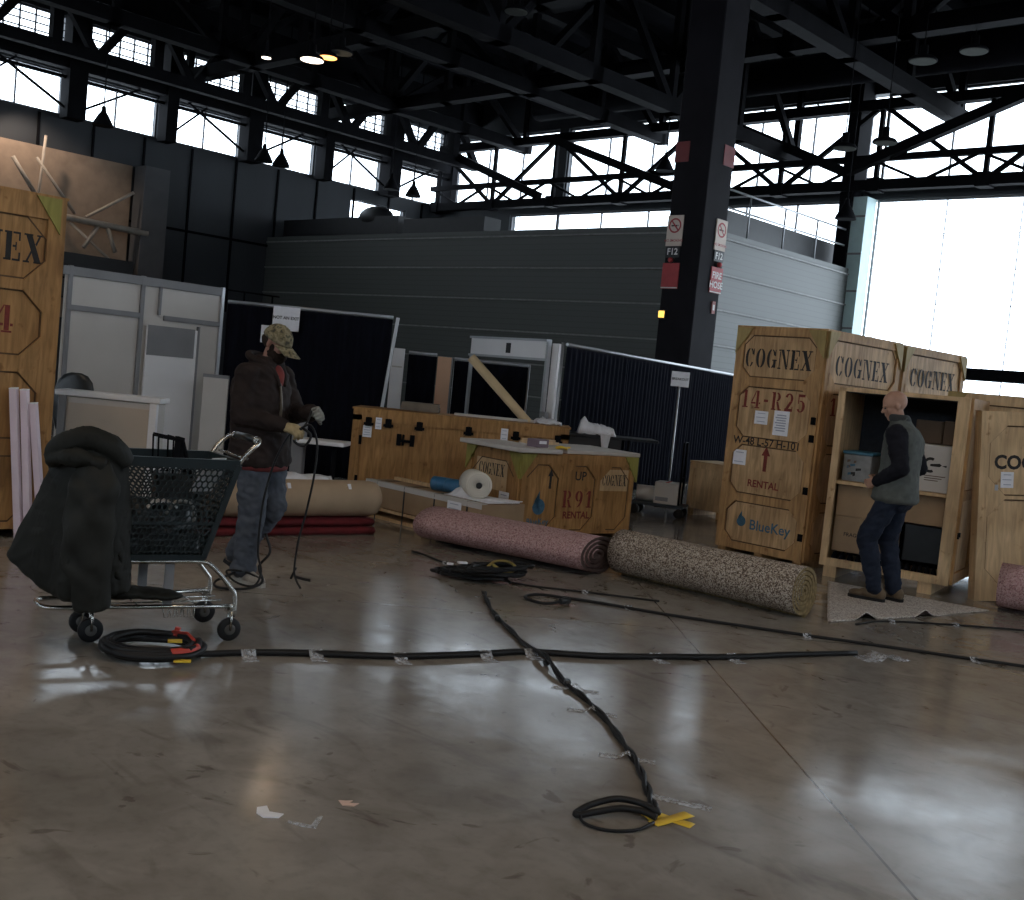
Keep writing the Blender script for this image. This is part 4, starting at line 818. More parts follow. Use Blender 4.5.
# trolley
tt=thing('platform_trolley','low dark platform trolley carrying a white box before the drape','trolley',(1.93,14.05,0),radians(-18))
q=MB(); q.box((0,0,.145),(.68,.42,.035),None,0,.01); q.build('deck',mat('blue_grey_deck',(.05,.07,.10),.5,0,.1),tt)
q=MB(); q.tube([(.26,-.12,.16),(.26,-.12,.95),(.26,.12,.95),(.26,.12,.16)],.014,8); q.tube([(.26,-.12,.5),(.26,.12,.5)],.012,6); q.build('handle',M_STEEL,tt)
for x in (-.28,.28):
    for y in (-.16,.16): q=MB(); q.lathe([(.02,-.02),(.06,-.018),(.06,.018),(.02,.02)],14,Matrix.Translation((x,y,.06))@Matrix.Rotation(pi/2,4,'X')); q.box((x,y,.1),(.05,.05,.06)); q.build('caster',M_RUB,tt)
Mt=Matrix.Translation((1.93,14.05,0))@Matrix.Rotation(radians(-18),4,'Z')
t=thing('white_box','white carton with a printed label on the platform trolley','box'); on(Mt,t,(.10,-.02,.163)); q=MB(); q.box((0,0,.135),(.30,.30,.27),None,0,.004); q.build('carton',M_WHITE2,t); q=MB(); q.box((-.05,-.151,.06),(.16,.002,.05)); q.build('print',gp,t)
q=MB(); q.box((0,0,.272),(.04,.3,.003)); q.build('red_tape',M_REDT,t)
t=thing('paper_roll','white paper roll lying on the left of the platform trolley','paper roll'); t.matrix_world=Mt@Matrix.Translation((-.17,-.03,.263))@Matrix.Rotation(.2,4,'Z')
q=MB(); q.lathe([(.04,-.13),(.1,-.13),(.1,.13),(.04,.13)],22,Matrix.Rotation(pi/2,4,'Y')); q.build('paper',M_WHITE2,t); q=MB(); q.lathe([(.041,-.132),(.041,.132)],14,Matrix.Rotation(pi/2,4,'Y')); q.build('core',M_CARDD,t)
# plain plywood box right of the trolley
t=crate('small plain plywood crate between the trolley and the 14-R25 crate',(2.35,14.485,0),radians(-44),1.0,.6,.69,pm=M_PLYL,base=.09)
fm=MB(); M=Mfront(1.,.6); fm.box((.5,.65,.008),(1.,.06,.016),M); fm.box((.03,.37,.008),(.06,.52,.016),M); fm.box((.97,.37,.008),(.06,.52,.016),M); fm.build('front_frame',[M_PLYL,M_EDGESHADE],t); skids(t,1.,.6,.09); latch(t,M,.86,.30); latch(t,M,.86,.2)
q=MB(); q.box((.5,.3,.70),(1.02,.62,.02)); q.build('lid',M_PLYL,t)
# ------------------------------------------------------------------ flat carpet
t=thing('carpet_sheet','unrolled grey fleck carpet under the bald man','carpet',(0,0,0)); q=MB()
c00,c10,c11,c01=V((2.42,8.05,0)),V((3.58,8.80,0)),V((4.10,9.20,0)),V((2.95,9.93,0))
def cf(u,v):
    p=(c00*(1-u)+c10*u)*(1-v)+(c01*(1-u)+c11*u)*v
    e=max(0,1-v*9); z=.011+e*(.06*max(0,1-abs(u-.30)*11)+.055*max(0,1-abs(u-.80)*12)); return (p.x,p.y-.02*e,z)
q.grid(cf,48,30); o=q.build('carpet',[SP_FLAT,M_BACK],t); md=o.modifiers.new('thick','SOLIDIFY'); md.thickness=.009; md.offset=-1; md.material_offset=1
# ------------------------------------------------------------------ cables and tape
def floorcable(name,label,cat,pts,r,z=None,n=6,mt=None,parent=None,closed=False):
    P=catmull([(*p,(z if z is not None else r)) if len(p)==2 else p for p in pts],n,closed); q=MB(); q.tube(P,r,8,0,closed); o=q.build(name,mt or M_RUB,parent)
    if cat: tag(o,label,cat)
    return o
def coil_pts(c,rx,ry,rot,turns,z0,dz,seed,jit=.03,n=14):
    rr=random.Random(seed); P=[]
    for i in range(int(turns*n)+1):
        a=2*pi*i/n; k=1+jit*(rr.random()-.5)*2+.06*sin(a*.37+seed); x,y=rx*k*cos(a),ry*k*sin(a)
        P.append((c[0]+x*cos(rot)-y*sin(rot),c[1]+x*sin(rot)+y*cos(rot),z0+dz*(i/n)+.006*rr.random()))
    return P
tc_=thing('power_cable','thick black cable coiled by the cart, running taped across the floor','cable',(-1.70,5.47,0))
P=coil_pts((0,0),.235,.215,0,4.1,.018,.012,3,.04); q=MB(); q.tube(catmull(P,3),.016,8); q.build('coil',M_RUB,tc_)
P=coil_pts((.0,.01),.20,.20,.4,2.,.05,.008,8,.05); q=MB(); q.tube(catmull(P,3),.014,8); q.build('coil',M_RUB,tc_)
q=MB(); P=[(.20,-.08,.05),(.26,.03,.02),(.45,.14,.018),(.78,.25,.018),(1.2,.35,.018),(1.66,.59,.018),(1.90,.73,.018),(2.3,.79,.018),(2.65,.91,.018),(3.13,1.09,.018),(3.6,1.34,.018),(4.02,1.55,.016)]
P=[(a,b_+(.0),c_) for a,b_,c_ in P]; q.tube(catmull(P,5),.017,8); q.build('run',M_RUB,tc_)
q=MB(); P2=[(a,b_+.033,c_) for a,b_,c_ in P[2:-1]]; q.tube(catmull(P2,5),.012,6); q.build('run',M_RUB,tc_)
for a0,a1,rr_ in ((-.9,-.1,.235),): q=MB(); q.tube([(rr_*cos(a0+(a1-a0)*i/8),.9*rr_*sin(a0+(a1-a0)*i/8),.062) for i in range(9)],.021,8); q.build('red_tape_wrap',M_REDT,tc_)
q=MB(); q.box((.11,-.02,.075),(.07,.045,.008),Matrix.Rotation(.3,4,'Z')); q.build('yellow_tag',M_YEL,tc_,'yellow tape flag'); q=MB(); q.box((.17,-.21,.03),(.08,.035,.008),Matrix.Rotation(.2,4,'Z')); q.build('yellow_tag',M_YEL,tc_,'yellow tape flag')
q=MB(); q.box((.05,.19,.09),(.025,.025,.045),Matrix.Rotation(.2,4,'Y')); q.tube([(.05,.17,.08),(.14,.13,.09),(.2,.04,.08)],.008,6); q.build('red_plug',M_REDT,tc_,'red plug')
sn=[(-.099,7.831),(-.068,7.528),(-.004,7.109),(.097,6.726),(.193,6.359),(.296,6.015),(.377,5.682),(.471,5.408),(.555,5.082),(.606,4.771),(.64,4.517),(.651,4.315),(.653,4.128),(.66,4.0)]
ts=thing('extension_cable','black twisted cable snaking to a loop on the yellow tape cross','cable',(0,0,0))
q=MB()
PP=catmull([(*p,.012 if not 5.95<p[1]<6.3 else .045) for p in sn],6)
for ph in (0,pi): q.tube([(p.x+.010*cos(i*.55+ph),p.y,p.z+.004+.006*sin(i*.55+ph)) for i,p in enumerate(PP)],.0095,6)
q.build('cable_run',M_RUB,ts)
lp=[(.66,4.0,.02),(.655,3.955,.03),(.60,3.985,.045),(.51,3.995,.05),(.42,3.96,.035),(.37,3.925,.02),(.355,3.90,.016),(.37,3.895,.016),(.43,3.925,.02),(.52,3.955,.03),(.60,3.95,.03),(.65,3.925,.02)]
q=MB(); q.tube(catmull(lp,6),.0125,8); q.tube(catmull([(.37,3.92,.02),(.38,3.844,.01),(.456,3.80,.008),(.565,3.825,.008),(.638,3.90,.012)],6),.006,6); q.build('end_loop',M_RUB,ts)
for i,(x,y) in enumerate(((.012,7.0),(.30,6.0),(.40,5.62))): q=MB(); q.box((x,y,.022),(.035,.07,.03),Matrix.Translation((0,0,0)),0,.008); q.build('cable_wrap',M_PLAS,ts)
tl=thing('long_cable','thin black cable with a plug loop, running to the right edge past the carpet','cable',(0,0,0))
q=MB(); P=[(.47,7.74,.03),(.423,7.70,.02),(.334,7.654,.012),(.237,7.71,.012),(.195,7.832,.012),(.284,7.95,.012),(.466,7.93,.012),(.736,7.861,.012),(1.146,7.698,.012),(1.674,7.551,.012),(2.069,7.451,.012),(2.514,7.35,.012),(3.068,7.218,.012),(3.6,7.10,.012)]
q.tube(catmull(P,6),.011,8); q.build('cable_run',M_RUB,tl); q=MB(); q.tube([(.44,7.70,.025),(.50,7.76,.03)],[.02,.028],10); q.build('plug',M_PLAS,tl)
tb=thing('floor_cable','thin flat cable behind the carpet rolls with a strip of clear tape','cable',(0,0,0))
for k,P in enumerate(([(-.76,9.338),(-.637,9.2),(-.496,8.98),(-.235,8.657),(-.15,8.5)],[(.10,8.33),(.311,8.271),(.65,8.247),(1.0,8.2),(1.2,8.17)],[(2.62,8.02),(2.85,8.22),(3.2,8.33),(3.6,8.40),(4.2,8.45)])):
    q=MB(); q.tube(catmull([(*p,.008) for p in P],5),.008,6); q.build('cable_run',M_RUB,tb)
tp=thing('cable_pile','tangled pile of black cables with yellow ends near the pink carpet roll','cable pile',(-.16,8.33,0))
for k in range(7):
    q=MB(); q.tube(catmull(coil_pts((-.06+.04*k,.0+.04*(k%3)),.27-.03*(k%3),.10+.04*(k%2),.17*k-.3,2.2,.02+.014*k,.012,20+k,.16),3),.013,6); q.build('cable_coil',M_RUB,tp)
q=MB(); q.tube(catmull([(.06,-.06,.12),(.12,.06,.15),(.22,.08,.15),(.28,-.02,.12),(.20,-.09,.10),(.10,-.05,.14)],5),.011,6); q.build('yellow_end',mat('dull_yellow',(.26,.19,.05),.5,0,.2),tp,'dull yellow cable end')
q=MB(); q.tube(catmull([(-.3,.0,.03),(-.33,.12,.04),(-.22,.2,.04),(-.12,.15,.05)],5),.012,6); q.build('cable_end',M_RUB,tp)
q=MB(); q.box((-.14,-.02,.135),(.07,.04,.012),Matrix.Rotation(.3,4,'Z')); q.box((-.22,-.05,.115),(.05,.03,.012)); q.build('white_tag',M_PAPER,tp,'white tape tag')
def tape(label,x,y,l,w_,rz,mt=M_TAPE,z=.0,group='clear tape strips on the floor',hump=0.,name='tape_strip',cat='tape'):
    q=MB(); q.grid(lambda u,v:(l*(u-.5),w_*(v-.5)*(1+.05*sin(u*9)),.0025+hump*max(0,1-abs(u-.5)*6)+.0012*noise.noise((u*5,v*5,x))),16,2)
    o=q.build(name,mt); o.location=(x,y,z); o.rotation_euler=(0,0,rz); solid(o,.0012); return tag(o,label,cat,group)
TA=[(-1.245,5.60),(-.92,5.72),(-.49,5.83),(-.04,6.06),(.21,6.20),(.95,6.40),(1.43,6.58)]
wh=['first clear tape strip from the coil, over the thick cable','second clear tape strip from the coil, over the thick cable','third clear tape strip from the coil, over the thick cable','clear tape strip over the thick cable, just left of the crossing cables','clear tape strip at the crossing of the two cables','first clear tape strip over the thick cable right of the crossing','second clear tape strip over the thick cable right of the crossing']
for (x,y),s in zip(TA,wh): tape(s,x,y,.22,.075,radians(115),hump=.036)
tape('broad crumpled patch of clear tape at the right end of the thick cable',2.47,7.0,.36,.16,radians(25),hump=.03)
for (x,y),s in zip(((-.101,7.70),(.44,5.574),(.502,5.204),(.61,4.594),(.77,4.148)),('clear tape strip at the far end of the snaking cable','clear tape strip across the snaking cable just past the crossing','second clear tape strip across the snaking cable past the crossing','clear tape strip halfway down the snaking cable','clear tape strip beside the yellow tape cross')):
    tape(s,x,y,.24 if y<7 else .12,.05,radians(-8 if y>4.2 else -20),hump=.028 if y>4.2 else 0)
for (x,y),s in zip(((.93,7.80),(2.109,7.44),(3.149,7.20)),('clear tape strip on the thin cable left of the brown carpet roll','clear tape strip on the thin cable below the carpet sheet','clear tape strip on the thin cable near the right edge')): tape(s,x,y,.13,.06,radians(100),hump=.026)
for (x,y),s in zip(((-.447,8.92),(.65,8.25),(2.97,8.27),(3.5,8.39)),('clear tape strip on the flat cable left of the cable pile','clear tape strip on the flat cable below the pink carpet roll','clear tape strip on the flat cable below the carpet sheet','clear tape strip on the flat cable near the right pink roll')): tape(s,x,y,.11,.05,radians(80),hump=.02)
tape('yellow tape strip of the cross beside the cable loop, upper strip',.705,3.975,.185,.05,radians(-32),M_YEL,.0,'yellow tape cross',0,'yellow_tape')
tape('yellow tape strip of the cross beside the cable loop, lower strip',.712,3.968,.20,.05,radians(40),M_YEL,.003,'yellow tape cross',0,'yellow_tape')
tape('short yellow tape strip under the end of the cable loop',.635,3.985,.07,.05,radians(-60),M_YEL,.0,'yellow tape cross',0,'yellow_tape')
def scrap(label,x,y,poly,mt):
    q=MB(); q.prism([(a+.0,b_) for a,b_ in poly],.001,.0035); o=q.build('paper_scrap',mt); o.location=(x,y,0); tag(o,label,'paper scrap')
    me=o.data
    for v in me.vertices:
        if v.co.z>.003: v.co.z+=.004*abs(noise.noise((v.co.x*60,v.co.y*60,0)))
scrap('white torn paper scrap on the floor, leftmost of the scraps',-.701,3.665,[(-.05,.05),(-.02,.07),(.0,.02),(.05,.015),(.04,-.02),(-.01,-.03),(-.04,.0)],M_PAPER)
scrap('pale hooked tape scrap on the floor right of the white paper scrap',-.575,3.64,[(-.05,-.01),(.03,-.03),(.04,.05),(.055,.05),(.05,-.05),(.0,-.045),(-.05,-.025)],M_TAPE)
scrap('pale pinkish paper scrap on the floor, farthest of the scraps',-.461,3.824,[(-.03,.02),(-.01,-.02),(.03,-.02),(.045,.01),(.01,.0),(.02,.03),(-.005,.02)],mat('pinkish_paper',(.62,.44,.36),.8,0,.1))
# ------------------------------------------------------------------ shopping cart
def fuse(mb,voxel,smooth=4,wr=0.,fr=10.,seed=0.,amp2=0.):
    """one skin over overlapping closed shapes, then soft creases"""
    me=mb.mesh('tmp'); ob=bpy.data.objects.new('tmp',me); COL.objects.link(ob)
    md=ob.modifiers.new('r','REMESH'); md.mode='VOXEL'; md.voxel_size=voxel; md.use_smooth_shade=True
    if smooth: sm=ob.modifiers.new('s','SMOOTH'); sm.factor=.5; sm.iterations=smooth
    dg=bpy.context.evaluated_depsgraph_get(); out=bpy.data.meshes.new_from_object(ob.evaluated_get(dg))
    bpy.data.objects.remove(ob); bpy.data.meshes.remove(me)
    if wr:
        nn=[v.normal.copy() for v in out.vertices]
        for v,n in zip(out.vertices,nn):
            p=v.co*fr+V((seed,seed*.7,0)); a=noise.noise(V((p.x,p.y,p.z*1.6))); b=1-abs(noise.noise(V((p.x*1.7+p.z,p.y*1.7,p.z*2.2))))*2
            v.co+=n*(wr*a+wr*.6*b)
    for p in out.polygons: p.use_smooth=True
    out.materials.clear(); return out
def meshobj(name,me,m,parent,label=None):
    o=bpy.data.objects.new(name,me); COL.objects.link(o); me.materials.append(m); o.parent=parent; me.name=name
    if label: o['label']=label
    return o
CC=V((-1.835,5.849,0)); CR=radians(34)
MC=Matrix.Translation(CC)@Matrix.Rotation(CR,4,'Z')
cart=thing('shopping_cart','dark green plastic shopping cart on a chrome frame with black casters','shopping cart',tuple(CC),CR)
zt,zb=.95,.45
TOP=[V((-.52,-.19,zt)),V((.335,-.235,zt)),V((.335,.235,zt)),V((-.52,.19,zt))]; BOT=[V((-.44,-.15,zb)),V((.20,-.185,zb)),V((.20,.185,zb)),V((-.44,.15,zb))]
def hexpanel(q,a,b,c,d,nu,nv):
    """honeycomb sheet on the quad a b (bottom) c d (top)"""
    f=lambda u,v:(a*(1-u)+b*u)*(1-v)+(d*(1-u)+c*u)*v
    for j in range(nv):
        for i in range(nu):
            cu,cv=(i+.5+(.5 if j%2 else 0)-.25)/nu,(j+.5)/nv
            P=[]
            for s in (1.,.74):
                for k in range(6):
                    an=pi/6+pi/3*k; P.append(tuple(f(min(1,max(0,cu+s*.577*cos(an)/nu)),min(1,max(0,cv+s*.667*sin(an)/nv)))))
            q.add(P,[(k,(k+1)%6,6+(k+1)%6,6+k) for k in range(6)])
for i,(a,b) in enumerate(((0,1),(1,2),(2,3),(3,0))):
    q=MB(); n=27 if i%2==0 else 15; hexpanel(q,BOT[a],BOT[b],TOP[b],TOP[a],n,16); o=q.build('basket_side',M_CARTG,cart); solid(o,.006)
q=MB(); hexpanel(q,BOT[0],BOT[1],BOT[2],BOT[3],22,12); o=q.build('basket_floor',M_CARTG,cart); solid(o,.006)
q=MB(); n=4
for a,b in ((0,1),(1,2),(2,3),(3,0)):
    q.bar(TOP[a],TOP[b],.03,.05); q.bar(BOT[a],BOT[b],.022,.03); 
for a in range(4): q.bar(BOT[a],TOP[a],.045,.03)
for a,b in ((0,1),(2,3)):
    for t_ in (.36,): q.bar(BOT[a]*(1-t_)+TOP[a]*t_,BOT[b]*(1-t_)+TOP[b]*t_,.012,.014)
q.build('basket_rim',M_CARTG,cart)
for s in (-1,1):
    P=[(-.46,s*.13,.425),(.0,s*.16,.425),(.18,s*.175,.425),(.25,s*.185,.40),(.35,s*.20,.29),(.38,s*.205,.24),(.38,s*.205,.13)]
    q=MB(); q.tube(catmull(P,5),.0125,8); q.tube([(.38,s*.205,.185),(-.30,s*.12,.185)],.0115,8); q.build('frame_rail',M_CHROME,cart)
    q=MB(); q.box((.04 if s<0 else -.02,s*.135,.305),(.048,.012,.25)); q.build('upright_bar',M_PIER,cart)
q=MB(); q.tube(catmull([(-.30,-.12,.185),(-.48,-.115,.185),(-.555,-.09,.187),(-.575,0,.19),(-.555,.09,.187),(-.48,.115,.185),(-.30,.12,.185)],5),.0125,8); q.build('front_bumper',M_CHROME,cart)
q=MB()
for x in (-.25,-.1,.05,.2): q.tube([(x,-.14,.18),(x,.14,.18)],.005,5)
for y in (-.05,.05): q.tube([(-.28,y,.185),(.36,y,.185)],.005,5)
for k in range(5): x=.02+.035*k; q.tube([(x,-.13,.18),(x+.012,-.13,.12),(x+.03,-.13,.12),(x+.03,-.13,.18)],.0035,5)
q.build('lower_rack',M_CHROME,cart)
for x,y,rr in ((.36,-.21,.063),(.36,.21,.063),(-.33,-.10,.063),(-.33,.10,.063)):
    c=thing('caster','','',(x,y,0)) if 0 else None
    q=MB(); q.tube([(x,y-.022,.165),(x,y-.022,.06)],.007,6); q.tube([(x,y+.022,.165),(x,y+.022,.06)],.007,6); q.box((x,y,.165),(.05,.055,.012)); q.lathe([(.012,.165),(.012,.20)],10,Matrix.Translation((x,y,0))); fk=q.build('caster_fork',M_CHROME,cart)
    q=MB(); q.lathe([(.03,-.016),(rr-.006,-.016),(rr,-.010),(rr,.010),(rr-.006,.016),(.03,.016)],22,Matrix.Translation((x,y,rr))@Matrix.Rotation(pi/2,4,'X')); q.build('wheel',M_RUB,fk)
    q=MB(); q.lathe([(.018,-.019),(.03,-.017),(.03,.017),(.018,.019)],14,Matrix.Translation((x,y,rr))@Matrix.Rotation(pi/2,4,'X')); q.build('wheel_hub',mat('grey_hub',(.09,.085,.08),.5,.3,.1) if 'M_HUB' not in globals() else M_HUB,fk)
q=MB(); q.tube(catmull([(.33,-.225,.95),(.37,-.235,1.01),(.42,-.235,1.06),(.44,-.20,1.075),(.45,-.12,1.08)],5),.0125,8); q.tube(catmull([(.33,.225,.95),(.37,.235,1.01),(.42,.235,1.06),(.44,.20,1.075),(.45,.12,1.08)],5),.0125,8); q.tube([(.38,-.22,.985),(.38,.22,.985)],.008,6); hb=q.build('push_handle',M_CHROME,cart)
q=MB(); q.tube([(.45,-.15,1.08),(.452,0,1.084),(.45,.15,1.08)],.02,12); q.build('grip',M_PLAS,hb)
for s in (-1,1): q=MB(); q.tube([(.449,s*.152,1.08),(.447,s*.18,1.078)],.022,10); q.build('grip_collar',M_CHROME,hb)
def incart(p): return tuple(MC@V(p))
t=thing('bag','black soft bag bulging in the shopping cart','bag',incart((-.10,.0,.47)),CR)
q=MB(); q.ell((0,0,.13),(.26,.14,.14)); q.ell((.16,.02,.12),(.14,.12,.14)); q.ell((-.16,-.02,.10),(.14,.12,.11)); q.box((0,0,.05),(.56,.26,.10)); meshobj('bag_body',fuse(q,.014,4,.014,12,3),M_PLAS,t)
q=MB(); q.tube(catmull([(.10,-.12,.20),(.16,-.13,.27),(.24,-.12,.24),(.26,-.12,.14)],5),.011,6); q.build('strap',mat('pale_strap',(.35,.35,.34),.6,0,.1),t)
t=thing('clear_cup','small clear plastic bottle in the shopping cart','bottle',incart((-.02,-.10,.60)),CR); t['label']='pale crumpled wrapper lying on the bag in the cart'; t['category']='wrapper'; t.name='plastic_wrapper'
q=MB(); q.grid(lambda u,v:(.16*(u-.5),.10*(v-.5),.10+.04*sin(pi*u)+.02*noise.noise((u*6,v*6,5))),10,8); o=q.build('film',M_WRAP,t); solid(o,.003)
t=thing('paper_pad','white paper sheets tucked in the handle end of the cart','paper',incart((.22,-.02,.80)),CR+.3)
q=MB(); q.box((0,0,.08),(.14,.004,.22),TR(0,0,0,0,.7)); q.box((.02,.02,.085),(.14,.004,.22),TR(0,0,0,.2,.62)); q.build('sheet',M_PAPER,t)
t=thing('tool_caddy','dark wire tool caddy standing in the far side of the cart','caddy',incart((.10,.12,.62)),CR)
q=MB(); q.box((0,0,.12),(.20,.10,.24),None,0,.01); q.build('caddy_body',M_PLAS,t)
q=MB(); 
for x in (-.10,-.02): q.tube([(x,-.05,.2),(x-.01,-.05,.44),(x-.01,.05,.44),(x,.05,.2)],.005,5)
q.tube([(-.11,-.05,.44),(.02,-.05,.42),(.08,-.05,.22)],.012,6); q.tube([(-.11,.05,.44),(.02,.05,.42),(.08,.05,.22)],.012,6); q.box((.03,0,.36),(.09,.10,.02),TR(0,0,0,0,0,.9)) if 0 else None
q.box((.02,0,.37),(.02,.11,.13)); q.build('wire_handle',M_STEEL,t)
# ------------------------------------------------------------------ jacket thrown over the front of the cart
M_JKT=mat('dark_olive_cloth',(.013,.0135,.0115),.7,0,.25,10,spec=.22); M_JKT2=mat('dark_olive_quilt',(.018,.0185,.016),.7,0,.25,10,spec=.22)
t=thing('jacket','dark olive padded jacket draped over the front end of the shopping cart','jacket',(-2.075,5.47,.035))
prof=[ # xl, zl, xr, zr, depth
(-.07,1.01,.10,1.02,.06),(-.125,.975,.15,.98,.13),(-.155,.92,.175,.91,.165),(-.19,.84,.19,.81,.18),(-.245,.70,.205,.65,.19),(-.305,.57,.215,.49,.19),(-.35,.46,.23,.36,.185),(-.372,.405,.24,.285,.17),(-.37,.39,.235,.27,.13)]
q=MB(); rings=[]
for k,(xl,zl,xr,zr,dp) in enumerate(prof):
    rg=[]
    for i in range(48):
        a=2*pi*i/48; cx=(xl+xr)/2; hx=(xr-xl)/2; x=cx+hx*cos(a); u=(x-xl)/(xr-xl); z=zl+(zr-zl)*u-(.10*sin(pi*u)**1.2*(k/8) if k>4 else 0)
        fold=1+.20*(k/8)*sin(5*a+1.2+k*.12)+.10*(k/8)*sin(9*a+k*.2)
        rg.append((x,dp*sin(a)*fold*(.30+.70*min(1,u*1.5)**.7),z))
    rings.append(rg)
q.loft(rings)
C_=catmull([(-.165,-.05,.90),(-.12,-.09,.96),(-.04,-.11,1.0),(.04,-.10,1.02),(.13,-.07,.98),(.18,-.02,.91)],5); nC=len(C_); q.tube(C_,[.045+.012*sin(pi*i/(nC-1)) for i in range(nC)],14)
q.tube(catmull([(-.165,-.06,.90),(-.09,-.15,.92),(.02,-.165,.93),(.12,-.14,.90)],5),[.03+.008*sin(i*.9) for i in range(16)],10)
me=fuse(q,.010,2)
for v in me.vertices:      # hanging folds and pull creases
    p=v.co; r1=1-2*abs(noise.noise(V((p.x*7+p.z*2.5,p.y*6,p.z*2.2)))); r2=1-2*abs(noise.noise(V((p.x*11-p.z*6,p.y*9+3,p.z*9))))
    v.co+=v.normal*(.011*r1+.006*r2)
meshobj('jacket_body',me,M_JKT,t)
q=MB()
S_=[((.06,-.13,.90),.08),((.085,-.16,.81),.118),((.085,-.17,.66),.125),((.085,-.175,.50),.12),((.095,-.17,.36),.108),((.115,-.16,.25),.09),((.125,-.155,.205),.078)]
P=catmull([p for p,_ in S_],6); rings=[]
for i,p in enumerate(P):
    f=i/6; k=min(int(f),len(S_)-2); r=S_[k][1]*(1-(f-k))+S_[k+1][1]*(f-k)
    rings.append([(p.x+r*cos(2*pi*j/28),p.y+.58*r*sin(2*pi*j/28)*(1+.10*sin(3*2*pi*j/28+i*.5)),p.z+.03*sin(2*pi*j/28*1+.8)*(1 if i%6 else .6)) for j in range(28)])
q.loft(rings); me=fuse(q,.010,3)
for v in me.vertices:      # slanting pull creases
    p=v.co; c_=sin((p.z*1.0+p.x*.9)*34+2*noise.noise(p*6)); d_=sin((p.z-p.x*1.2)*26+2*noise.noise(p*5+V((4,0,0))))
    v.co+=v.normal*(.0055*c_+.0045*d_+.005*(1-2*abs(noise.noise(p*8))))
meshobj('sleeve',me,M_JKT2,t)
q=MB(); q.ell((.26,.20,.225),(.20,.09,.028)); q.ell((.12,.12,.235),(.14,.09,.035)); meshobj('trailing_hem',fuse(q,.012,2,.006,14,5),M_JKT,t)
# ------------------------------------------------------------------ people
def cp(q,a,b,ra,rb,n=14):
    a,b=V(a),V(b); d=(b-a); L_=d.length; d.normalize(); X=d.orthogonal().normalized(); Y=d.cross(X); M=basis(a,X,Y,d); rings=[]
    for i in range(1,5): t_=pi/2*i/5-pi/2; rings.append((ra*cos(t_),ra*sin(t_)))
    rings.append((ra,0)); rings.append((rb,L_))
    for i in range(1,5): t_=pi/2*i/5; rings.append((rb*cos(t_),L_+rb*sin(t_)))
    q.loft([[(r*cos(2*pi*k/n),r*sin(2*pi*k/n),z) for k in range(n)] for r,z in rings],M)
def chain(q,pts,rs):
    for i in range(len(pts)-1): cp(q,pts[i],pts[i+1],rs[i],rs[i+1])
def hand(q,w,d,n,side,curl,grow=0.,spread=.06):
    """palm, four fingers and a thumb from wrist w; d along the hand, n out of the palm, side +1 when the thumb lies along d x n"""
    w=V(w); d=V(d).normalized(); n=V(n); n=(n-d*n.dot(d)).normalized(); l=d.cross(n)*side
    for k in range(4):
        o=(k-1.5)*-.021
        cp(q,w+d*.012+l*o*.5,w+d*(.088-.004*abs(k-1))+l*o,.0155+grow,.0125+grow,10)
    for k in range(4):
        o=(k-1.5)*-.021; p=w+d*(.088-.004*abs(k-1))+l*o; dd=(d+l*spread*-(k-1.5)*1.0).normalized(); ax=dd.cross(n)
        for s,(ln,r) in enumerate(zip(((.040,.024,.018),(.045,.027,.019),(.041,.025,.019),(.032,.019,.017))[k],(.0095,.0085,.0078))):
            dd=(Matrix.Rotation(curl[k%len(curl)]*(.8,1.,.7)[s],3,ax)@dd).normalized(); e=p+dd*ln; cp(q,p,e,r+grow,r*.92+grow,8); p=e
    p=w+d*.025+l*.026; dd=(d*.62+l*.62+n*.42).normalized(); e=p+dd*.046; cp(q,p,e,.0135+grow,.0115+grow,10); dd=(dd+d*.35+n*.25-l*.25).normalized(); e2=e+dd*.032; cp(q,e,e2,.011+grow,.0095+grow,8)
def headshape(q,c,M):
    """skull, face and ears about the head centre, in head axes (x forward, y left, z up)"""
    T_=Matrix.Translation(c)@M
    q.ell((-.012,0,.035),(.100,.077,.090),T_,0,24,16); q.ell((.022,0,-.035),(.070,.062,.085),T_,0,20,14); q.ell((.048,0,-.088),(.036,.036,.028),T_); q.ell((.030,0,-.068),(.052,.052,.036),T_)
    q.ell((.080,0,.018),(.014,.046,.012),T_)                       # brow
    cp(q,T_@V((.086,0,.008)),T_@V((.106,0,-.022)),.009,.0135,8); 
    for s in (-1,1): q.ell((.100,s*.010,-.026),(.010,.008,.007),T_,0,8,6); q.ell((.062,s*.040,-.020),(.024,.020,.022),T_); q.ell((-.008,s*.076,-.008),(.020,.009,.032),T_,0,12,8); q.ell((-.004,s*.082,-.004),(.014,.006,.022),T_,0,12,8)
    q.ell((.084,0,-.052),(.012,.024,.006),T_,0,10,6); q.ell((.082,0,-.062),(.012,.021,.006),T_,0,10,6)
def tors(q,rings,n=32,p=2.3):
    R_=[]
    for z,cx,rx,ry in rings:
        rg=[]
        for k in range(n):
            a=2*pi*k/n; ca,sa=cos(a),sin(a); e=2/p
            rg.append((cx+rx*abs(ca)**e*(1 if ca>=0 else -1),ry*abs(sa)**e*(1 if sa>=0 else -1),z))
        R_.append(rg)
    q.loft(R_)
